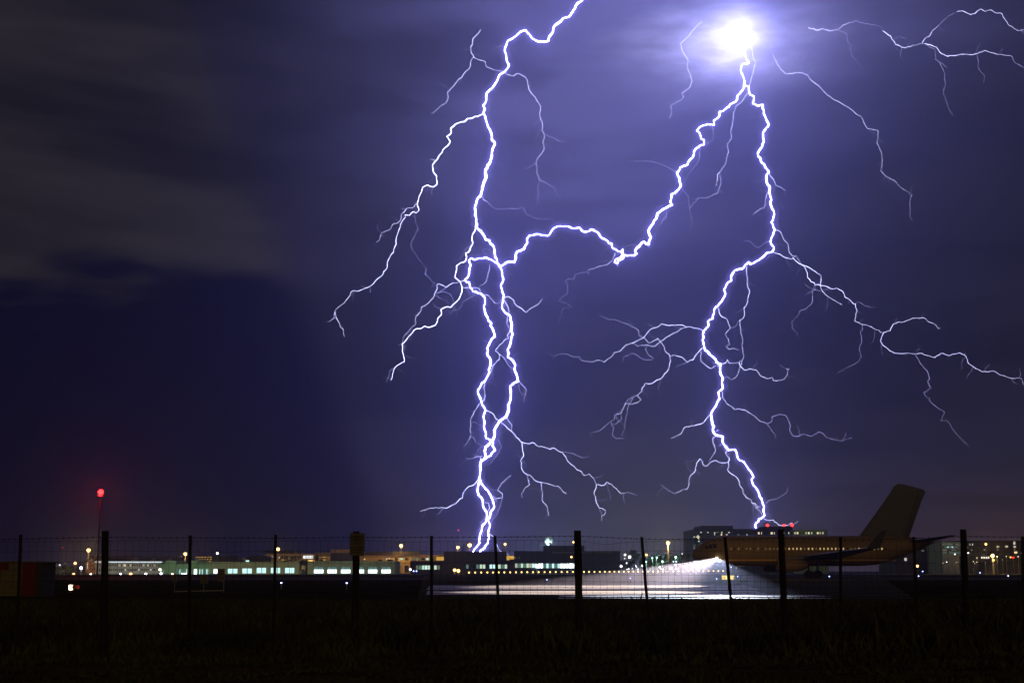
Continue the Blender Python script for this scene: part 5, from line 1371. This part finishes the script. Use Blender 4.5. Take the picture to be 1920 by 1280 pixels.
RIGHT_BOLT = [
    (4.6, '1396.5,40 1397.7,50 1395.1,65.3 1390.8,89.4 1395.9,99.7 1399.4,111.7 1404.5,117.7 1390.8,122 1389.1,135.8 1393.4,144.4 1396.8,160.7 1403.7,162.4 1405.4,177 1413.1,180.5 1410.6,194.2 1420.9,199.4 1430.3,195.9 1432,213.1 1435.1,219.9 1441.3,232.7 1430.1,249.8 1432.7,265.3 1420.6,288.5 1434.4,313.4 1442.1,322 1437,330.6 1439.5,346.1 1443.8,351.3 1442.1,359.8 1446.4,373.6 1443.8,382.2 1447.3,390.8 1451.6,402.8 1446.4,417.2 1453,430.9 1447,444.7 1444.4,453.3 1451.3,465.3 1448.7,471.3 1438.4,473.9 1429.8,482.5 1418.6,489.4 1406.6,495.4 1404,491.1 1395.4,499.7 1392.8,504 1377.3,507.4 1370.5,518.6 1371.3,526.3 1364.5,529.8 1357.6,542.7 1360.2,551.3 1353.3,565 1341.3,576.2 1338.7,587.3 1336.1,597.7 1327.5,602 1328.4,611.4 1320,620.6 1317.2,637.5 1320,648.8 1321.9,656.3 1336.9,669.4 1343.4,678.8 1351.9,682.5 1350,697.5 1355.6,708.8 1353.8,720 1355.6,727.5 1347.2,735 1349.1,747.2 1340.6,763.1 1333.1,776.3 1335,789.4 1338.8,798.8 1336.9,808.1 1342.5,815.6 1355.6,818.5 1354.7,826.9 1363.2,840 1365.8,843.6 1377.8,841.9 1381.3,848.8 1385.6,861.6 1395,865.9 1403.6,879.7 1413.1,893.4 1408.8,898.6 1412.2,908.9 1420.8,919.2 1424.2,931.3 1429.4,939.8 1432.8,948.4 1431.1,957 1433.7,965.6 1427.7,970.8 1417.3,980.2 1415.6,986.3 1419.9,994.9 1420.8,1003.4 1417.3,1020.6 1419.1,1037.8 1416.5,1063.6'),
    (5, '1395.9,160.7 1389.9,171.9 1382.2,180.5 1379.6,190.8 1366.7,199.4 1367.3,200 1355.3,208.6 1349.3,209.5 1349.3,218 1338.1,226.6 1339.8,234.4 1326.1,233.5 1314.1,237 1306.3,245.5 1313.2,254.1 1314.9,261 1320.1,262.7 1320.1,271.3 1312.3,273 1301.2,284.2 1301.2,289.4 1293.4,299.7 1288.3,310 1275.4,314.3 1269.4,323.8 1274.5,335.8 1276.3,349.5 1267.7,359.8 1259.1,364.1 1256.5,378.8 1260.8,384.8 1248.8,389.9 1236.7,397.7 1226.3,413.8 1217.7,428.4 1216.8,437.8 1220.2,445.5 1215.9,458.4 1207.3,453.3 1195.3,463.6 1190.2,470.5 1193.6,475.6 1188.4,479.1 1171.3,478.2 1169.5,482.5 1160.9,487.7 1157.5,493.7 1152.3,491.1 1154.9,485.9 1162.7,484.2 1167,477.3 1167.8,467 1164.4,472.2 1157.5,470.5 1148.9,465.3 1146.3,455.9 1142,456.7 1135.2,449 1128.3,446.4 1119.7,435.2 1108.5,430.1 1097.3,435.2 1086.2,426.6 1073.3,428.4 1063,424.1 1052.7,424.1 1042.3,425.8 1026.9,442.1 1015.5,441.3 1005.2,438.7 993.1,441.3 988,448.1 988.8,455 982.8,466.2 967.3,475.6 966.5,485.9 963.9,492 951.9,491.1 938.1,498.8'),
    (2, '1364,844 1360,849 1368,861 1365,866 1367,873 1364,880 1373,889 1380,893 1386,902 1386,907 1393,916 1393,924 1399,932 1408,936 1410,943 1421,954 1428,962 1429,967'),
    (1.5, '1409,942 1416,943 1421,950 1417,952 1422,950 1426,949'),
    (1, '1357,837 1361,847 1367,851 1368,859'),
    (1.6, '1364,866 1350,867 1343,863 1335,865 1326,873 1318,871 1316,863 1312,860 1306,868 1304,881 1294,892 1292,907 1288,917 1282,917 1267,925'),
    (1.1, '1267,925 1254,920 1240,908'),
    (1.2, '1343,817 1337,821 1337,830 1342,842 1340,849 1333,859 1329,865'),
    (1, '1353,830 1349,836'),
    (1.2, '1431,971 1436,974 1450,974 1459,983 1466,985 1478,984 1484,979 1487,984 1497,977'),
    (0.9, '1436,944 1443,937 1453,936 1464,930 1474,924 1479,912'),
    (1.8, '1333,776 1324,785 1319,792 1306,796 1297,798 1282,802 1277,813 1271,815 1258,821'),
    (1, '1297,799 1296,790 1299,789'),
    (1.4, '1354,734 1355,745 1365,758 1378,768 1386,766 1395,768 1410,777 1423,788 1438,794'),
    (1.1, '1438,794 1446,791 1448,785 1447,781 1461,776 1474,779 1479,788 1482,797 1480,805 1487,817 1495,818 1506,813 1520,818 1538,809 1547,816 1549,820 1558,822 1576,826 1598,820'),
    (1, '1439,795 1446,805 1453,814 1454,821'),
    (1.6, '1352,682 1359,681 1364,674 1368,681 1386,680 1388,675 1391,677'),
    (1.5, '1386,679 1389,687 1396,694 1406,691 1418,693 1425,704 1436,709 1445,708 1448,707 1450,713 1461,713 1470,711 1476,702 1478,692 1474,692 1481,691'),
    (1.6, '1400,500 1400,510 1402,522 1401,532 1406,546 1403,556 1401,568 1395,577 1396,586 1394,596 1386,601 1387,600 1389,621 1393,640 1391,647 1395,666 1391,677 1388,686 1384,699 1380,707 1372,712 1363,706 1358,708'),
    (1.5, '1346,577 1351,591 1363,598 1368,611 1369,615 1360,626 1366,636 1368,645 1362,650 1367,655 1374,653 1386,656'),
    (1, '1369,615 1380,611 1384,601'),
    (1.3, '1314,658 1314,677 1320,682 1333,691 1342,685 1351,687'),
    (2.2, '1317,652 1308,662 1300,674 1289,679 1280,670 1274,668 1264,665 1257,668'),
    (1.3, '1256,667 1247,658 1245,649 1238,640 1233,634 1223,641 1216,643 1208,633 1198,629 1197,619 1188,614'),
    (0.9, '1188,614 1180,608 1167,605 1153,599 1143,600 1124,590'),
    (1.5, '1319,621 1311,616 1292,612 1284,614 1266,623 1251,631 1239,639 1229,649 1221,649 1212,646 1196,649 1186,644'),
    (1.5, '1286,613 1279,609 1256,610 1240,607 1233,613 1225,615 1216,621 1208,632 1200,636 1196,638 1186,643 1174,646 1163,658 1151,661 1145,670 1132,679 1124,675 1108,679 1090,676'),
    (1.1, '1090,676 1087,668 1075,669 1065,664 1057,663 1044,665 1035,674'),
    (1, '1214,647 1210,654 1216,665 1225,671 1223,674 1211,675 1202,671 1192,664 1185,662 1171,668 1167,680'),
    (1.6, '1256,667 1258,676 1254,691 1241,708 1221,719 1210,718 1204,727 1203,734 1195,741 1202,749 1194,755 1184,758 1173,756 1170,762 1165,774 1153,778 1152,785 1144,790'),
    (0.8, '1144,790 1128,805 1108,811 1108,818 1113,824'),
    (1, '1195,741 1178,748 1171,758'),
    (0.9, '1187,746 1178,762 1174,779 1171,803 1166,818'),
    (0.9, '1146,793 1151,801 1148,815 1155,822 1171,821'),
    (0.9, '1165,774 1165,787 1155,795 1145,793'),
    (0.9, '1288,679 1276,684 1265,690'),
    (1.9, '1449,471 1456,475 1460,476 1471,482 1484,486 1487,483 1498,494 1505,497 1514,500 1529,509 1540,518 1538,534 1542,546 1554,557 1565,563 1579,571'),
    (2, '1506,498 1514,512 1514,520 1520,528 1527,530 1528,534 1538,535 1547,536 1558,541 1569,540 1580,546 1584,557 1591,560 1599,569 1604,570 1607,584 1603,602 1616,608 1625,609 1638,616 1648,619 1651,623 1657,623'),
    (1.5, '1657,623 1651,640 1655,647 1666,655 1677,662 1698,662 1717,664'),
    (1.2, '1717,664 1729,662 1738,666 1753,670 1764,662 1778,666 1799,661 1811,667 1815,680 1826,688 1841,697 1862,695 1872,701 1898,709 1914,708 1919,722'),
    (1.3, '1657,623 1669,620 1675,607 1685,603 1694,604 1711,596 1733,596 1743,604 1752,607 1760,616 1764,615'),
    (0.95, '1716,666 1729,684 1740,698 1743,710 1739,715 1746,728 1732,735 1738,745 1743,745 1744,753 1762,767 1771,773 1764,788 1776,788 1786,804 1801,821 1815,834'),
    (1.4, '1453,431 1463,434 1470,450 1478,458 1480,474 1486,480 1494,480 1499,489 1504,496'),
    (1.1, '1527,532 1528,542 1523,548 1524,562 1520,572 1510,579 1500,582 1497,591 1484,603'),
    (0.7, '1484,603 1485,614 1495,623 1495,630'),
    (0.9, '1553,542 1537,545 1524,542 1514,537 1509,532 1511,529'),
    (0.7, '1604,568 1611,566 1623,574 1642,577'),
    (0.7, '1617,609 1618,618 1613,621 1615,629 1616,640 1611,655 1615,668 1610,678 1571,698'),
    (1.3, '1404,59 1409,82 1413,112 1417,115 1413,131 1405,160 1403,172 1391,191 1380,199 1375,216 1373,234 1370,246 1372,260 1363,270 1366,282 1360,308 1349,323 1352,343 1346,362 1331,368 1324,372 1310,371 1293,390'),
    (1.2, '1349,323 1345,327 1344,346 1341,349'),
    (1, '1336,237 1338,258 1335,264 1322,271'),
    (1, '1314,276 1311,284 1312,296 1306,308 1290,327 1283,340 1279,341'),
    (0.8, '1266,322 1256,316 1238,307 1221,303 1202,303 1180,302'),
    (0.8, '1276,351 1290,367 1291,380 1293,389 1295,404 1299,417 1298,417 1291,438'),
    (1, '1250,391 1250,404 1239,418 1250,400 1250,407 1238,421 1232,422 1231,434 1228,442 1220,446'),
    (0.8, '1192,460 1185,459 1170,464'),
    (1.4, '1442,326 1450,336 1455,348 1464,351 1473,357'),
    (1.2, '1440,360 1437,367 1433,390 1426,391 1412,402'),
    (1, '1443,450 1432,457 1422,464 1413,460 1408,453 1394,451'),
    (1.2, '1153,474 1149,488 1137,497 1123,499 1113,504 1104,505 1103,515'),
    (0.8, '1102,510 1089,512 1078,515 1075,524 1066,522 1060,527 1065,536 1063,551 1054,556 1048,565 1061,568 1072,575 1055,579 1048,606'),
]
CRAWLER = [
    (2, '1516,52 1534,57 1542,54 1556,59 1575,53 1581,47 1596,42'),
    (1, '1596,42 1608,40 1622,45 1650,49 1655,57'),
    (2.2, '1655,58 1670,68 1679,84 1698,90 1725,82 1734,82'),
    (1.7, '1734,82 1756,89 1765,101 1777,106 1789,105 1801,102 1824,103 1847,95 1872,103 1896,104'),
    (1, '1896,105 1902,117 1920,127 1934,135'),
    (1.4, '1729,81 1734,73 1742,69 1748,58 1762,46'),
    (0.8, '1762,46 1778,30 1795,22'),
    (1.6, '1795,22 1808,22 1820,28 1828,26 1839,17 1847,22 1858,19 1865,24 1879,26 1890,46 1904,55 1908,58 1920,56 1936,60'),
    (0.95, '1736,84 1753,93 1754,112 1762,117 1770,135 1773,158 1768,174 1773,186 1779,204 1787,218'),
    (0.9, '1763,118 1777,127'),
    (0.7, '1570,57 1587,63 1588,76 1596,87 1596,103 1619,131'),
    (0.75, '1832,104 1835,115 1833,126 1846,142 1844,156'),
    (0.7, '1677,73 1687,69 1700,74'),
    (0.7, '1690,90 1688,110'),
]
THREAD_HANGING = [
    (1.4, '1317,40 1298,58 1289,70 1276,82 1278,93 1290,112 1288,124 1298,152 1294,163 1279,174 1282,182 1276,188 1258,198 1260,210 1256,222'),
]
THREAD_SLANTING = [
    (1.2, '1450,103 1458,122 1472,138 1482,138 1499,136 1514,141 1522,152 1535,160 1551,179 1569,189 1592,202 1605,214 1615,218 1619,229 1627,242 1644,244 1647,247 1644,269 1653,286 1654,309 1651,320 1663,332 1675,337 1686,349 1710,366'),
    (0.8, '1710,366 1706,379 1707,397 1706,407 1713,415'),
]
# ------------------------------------------------------------------ lightning, traced channel by channel
def parse(s): return [tuple(map(float, t.split(','))) for t in s.split()]
GLOWS = [glow("bolt_core", (0.30, 0.29, 1.0), 96, True), glow("bolt_branch_bright", (0.62, 0.6, 1.0), 9, True),
         glow("bolt_branch", (0.60, 0.60, 1.0), 3.4), glow("bolt_branch_dim", (0.5, 0.48, 1.0), 1.7), glow("bolt_twig", (0.5, 0.48, 1.0), 1.0)]
def halo_mat(name, radiance, r):
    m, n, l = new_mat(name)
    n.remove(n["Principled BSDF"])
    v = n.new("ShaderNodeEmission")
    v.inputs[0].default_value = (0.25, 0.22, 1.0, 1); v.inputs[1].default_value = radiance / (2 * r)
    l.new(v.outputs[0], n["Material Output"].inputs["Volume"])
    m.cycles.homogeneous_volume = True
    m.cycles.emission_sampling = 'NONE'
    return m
HALO = [halo_mat("halo_inner", 0.5, 5.0 * mpp(1530)), halo_mat("halo_outer", 0.17, 12.0 * mpp(1530))]
def bolt(name, label, lines, Y0, group=None):
    first = parse(lines[0][1])
    base = at(first[-1][0], first[-1][1], Y0)
    root = empty(name, (base.x, Y0, max(0, base.z)))
    tag(root, label, 'lightning', group)
    for w, s in lines:
        pts = parse(s)
        # each branch leaves the channel's plane towards or away from the viewer
        seed = sum(p[0] for p in pts)
        ra = random.Random(int(seed))
        lean = 0.0 if w >= 4 else ra.uniform(-0.35, 0.35)
        amp = 1.5 if w >= 2 else 1.05
        jag = [pts[0]]
        for (a, b) in zip(pts, pts[1:]):            # small kinks between the traced points
            L = math.hypot(b[0] - a[0], b[1] - a[1])
            k = max(1, int(L / (4.6 if w >= 2 else 4.0)))
            for i in range(1, k):
                t = i / k
                jag.append((a[0] + (b[0] - a[0]) * t + ra.uniform(-amp, amp), a[1] + (b[1] - a[1]) * t + ra.uniform(-amp, amp)))
            jag.append(b)
        P, run = [], 0.0
        for i, p in enumerate(jag):
            if i: run += math.hypot(p[0] - jag[i - 1][0], p[1] - jag[i - 1][1])
            d = lean * run * mpp(Y0) + (ra.uniform(-3, 3) if w < 4 else 0)
            P.append(at(p[0], p[1], Y0 + d) - root.location)
        n = len(P)
        if w >= 4: rr = [w * 0.155 * mpp(Y0) * ra.uniform(0.55, 1.45) * (1 + 0.3 * math.sin(i * 0.07 + seed) + 0.2 * math.sin(i * 0.19)) for i in range(n)]
        else: rr = [w * 0.235 * mpp(Y0) * (1.1 - 0.85 * (i / n) ** 1.5) * ra.uniform(0.6, 1.4) for i in range(n)]
        mb = MB(); mb.tube(P, rr, 5 if w >= 4 else 4)
        mat = GLOWS[0] if w >= 4 else GLOWS[1] if w >= 2.5 else GLOWS[2] if w >= 1.15 else GLOWS[3]
        ch = mb.build('main_channel' if w >= 4.6 else 'branch', mat, root)
        if w >= 4:        # glowing volume tubes added to imitate a halo round the channel
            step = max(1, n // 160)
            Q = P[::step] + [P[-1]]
            for rpx, mt in ((5.0, HALO[0]), (12.0, HALO[1])):
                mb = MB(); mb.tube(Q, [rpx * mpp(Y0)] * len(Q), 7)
                mb.build('added_halo', mt, ch)
    # hair-fine twigs all along the channels, too many to pick apart
    ra = random.Random(int(base.x))
    tw = MB()
    for w, s in lines:
        pts = parse(s)
        for a, b in zip(pts, pts[1:]):
            L = math.hypot(b[0] - a[0], b[1] - a[1])
            if w < 1.1 or a[1] < 30 or b[1] > 985 or ra.random() > L / (42.0 if w < 4 else 55.0): continue
            t = ra.random()
            x, y = a[0] + (b[0] - a[0]) * t, a[1] + (b[1] - a[1]) * t
            ang = math.atan2(b[1] - a[1], b[0] - a[0]) + ra.choice((-1, 1)) * ra.uniform(0.5, 1.3)
            P, d, dd = [], 0.0, ra.uniform(-2, 2)
            for k in range(ra.randint(3, 8)):
                P.append(at(x, y, Y0 + d) - root.location)
                st = ra.uniform(2.5, 5.5); ang += ra.uniform(-.55, .55)
                x += math.cos(ang) * st; y += math.sin(ang) * st + 0.5; d += dd
            tw.tube(P, [0.22 * mpp(Y0) * (1 - 0.7 * k / len(P)) for k in range(len(P))], 3)
    if tw.v: tag(tw.build('twigs', GLOWS[4], root), kind='stuff')
    return root
bolt('lightning_bolt', 'forked double-stranded lightning bolt striking behind the low dark building with chimneys', LEFT_BOLT, 1500)
bolt('lightning_bolt', 'lightning bolt from the bright cloud striking the tall office block, with an arching arm', RIGHT_BOLT, 1560)
bolt('lightning_bolt', 'thin lightning crawling sideways below the cloud to the picture edge', CRAWLER, 1640)
bolt('lightning_bolt', 'short curling thread of lightning hanging beside the bright cloud flash', THREAD_HANGING, 1640)
bolt('lightning_bolt', 'faint thread of lightning slanting down to the right of the bright cloud flash', THREAD_SLANTING, 1680)

# the flash where the right-hand channel enters the cloud
def flash():
    p = at(1392, 50, 1560)
    ld = bpy.data.lights.new("cloud_flash", 'POINT')
    ld.energy = 1.7e6
    ld.color = (0.36, 0.36, 1.0)
    ld.shadow_soft_size = 1.6
    o = bpy.data.objects.new("cloud_flash", ld)
    o.location = p
    C.objects.link(o)
flash()
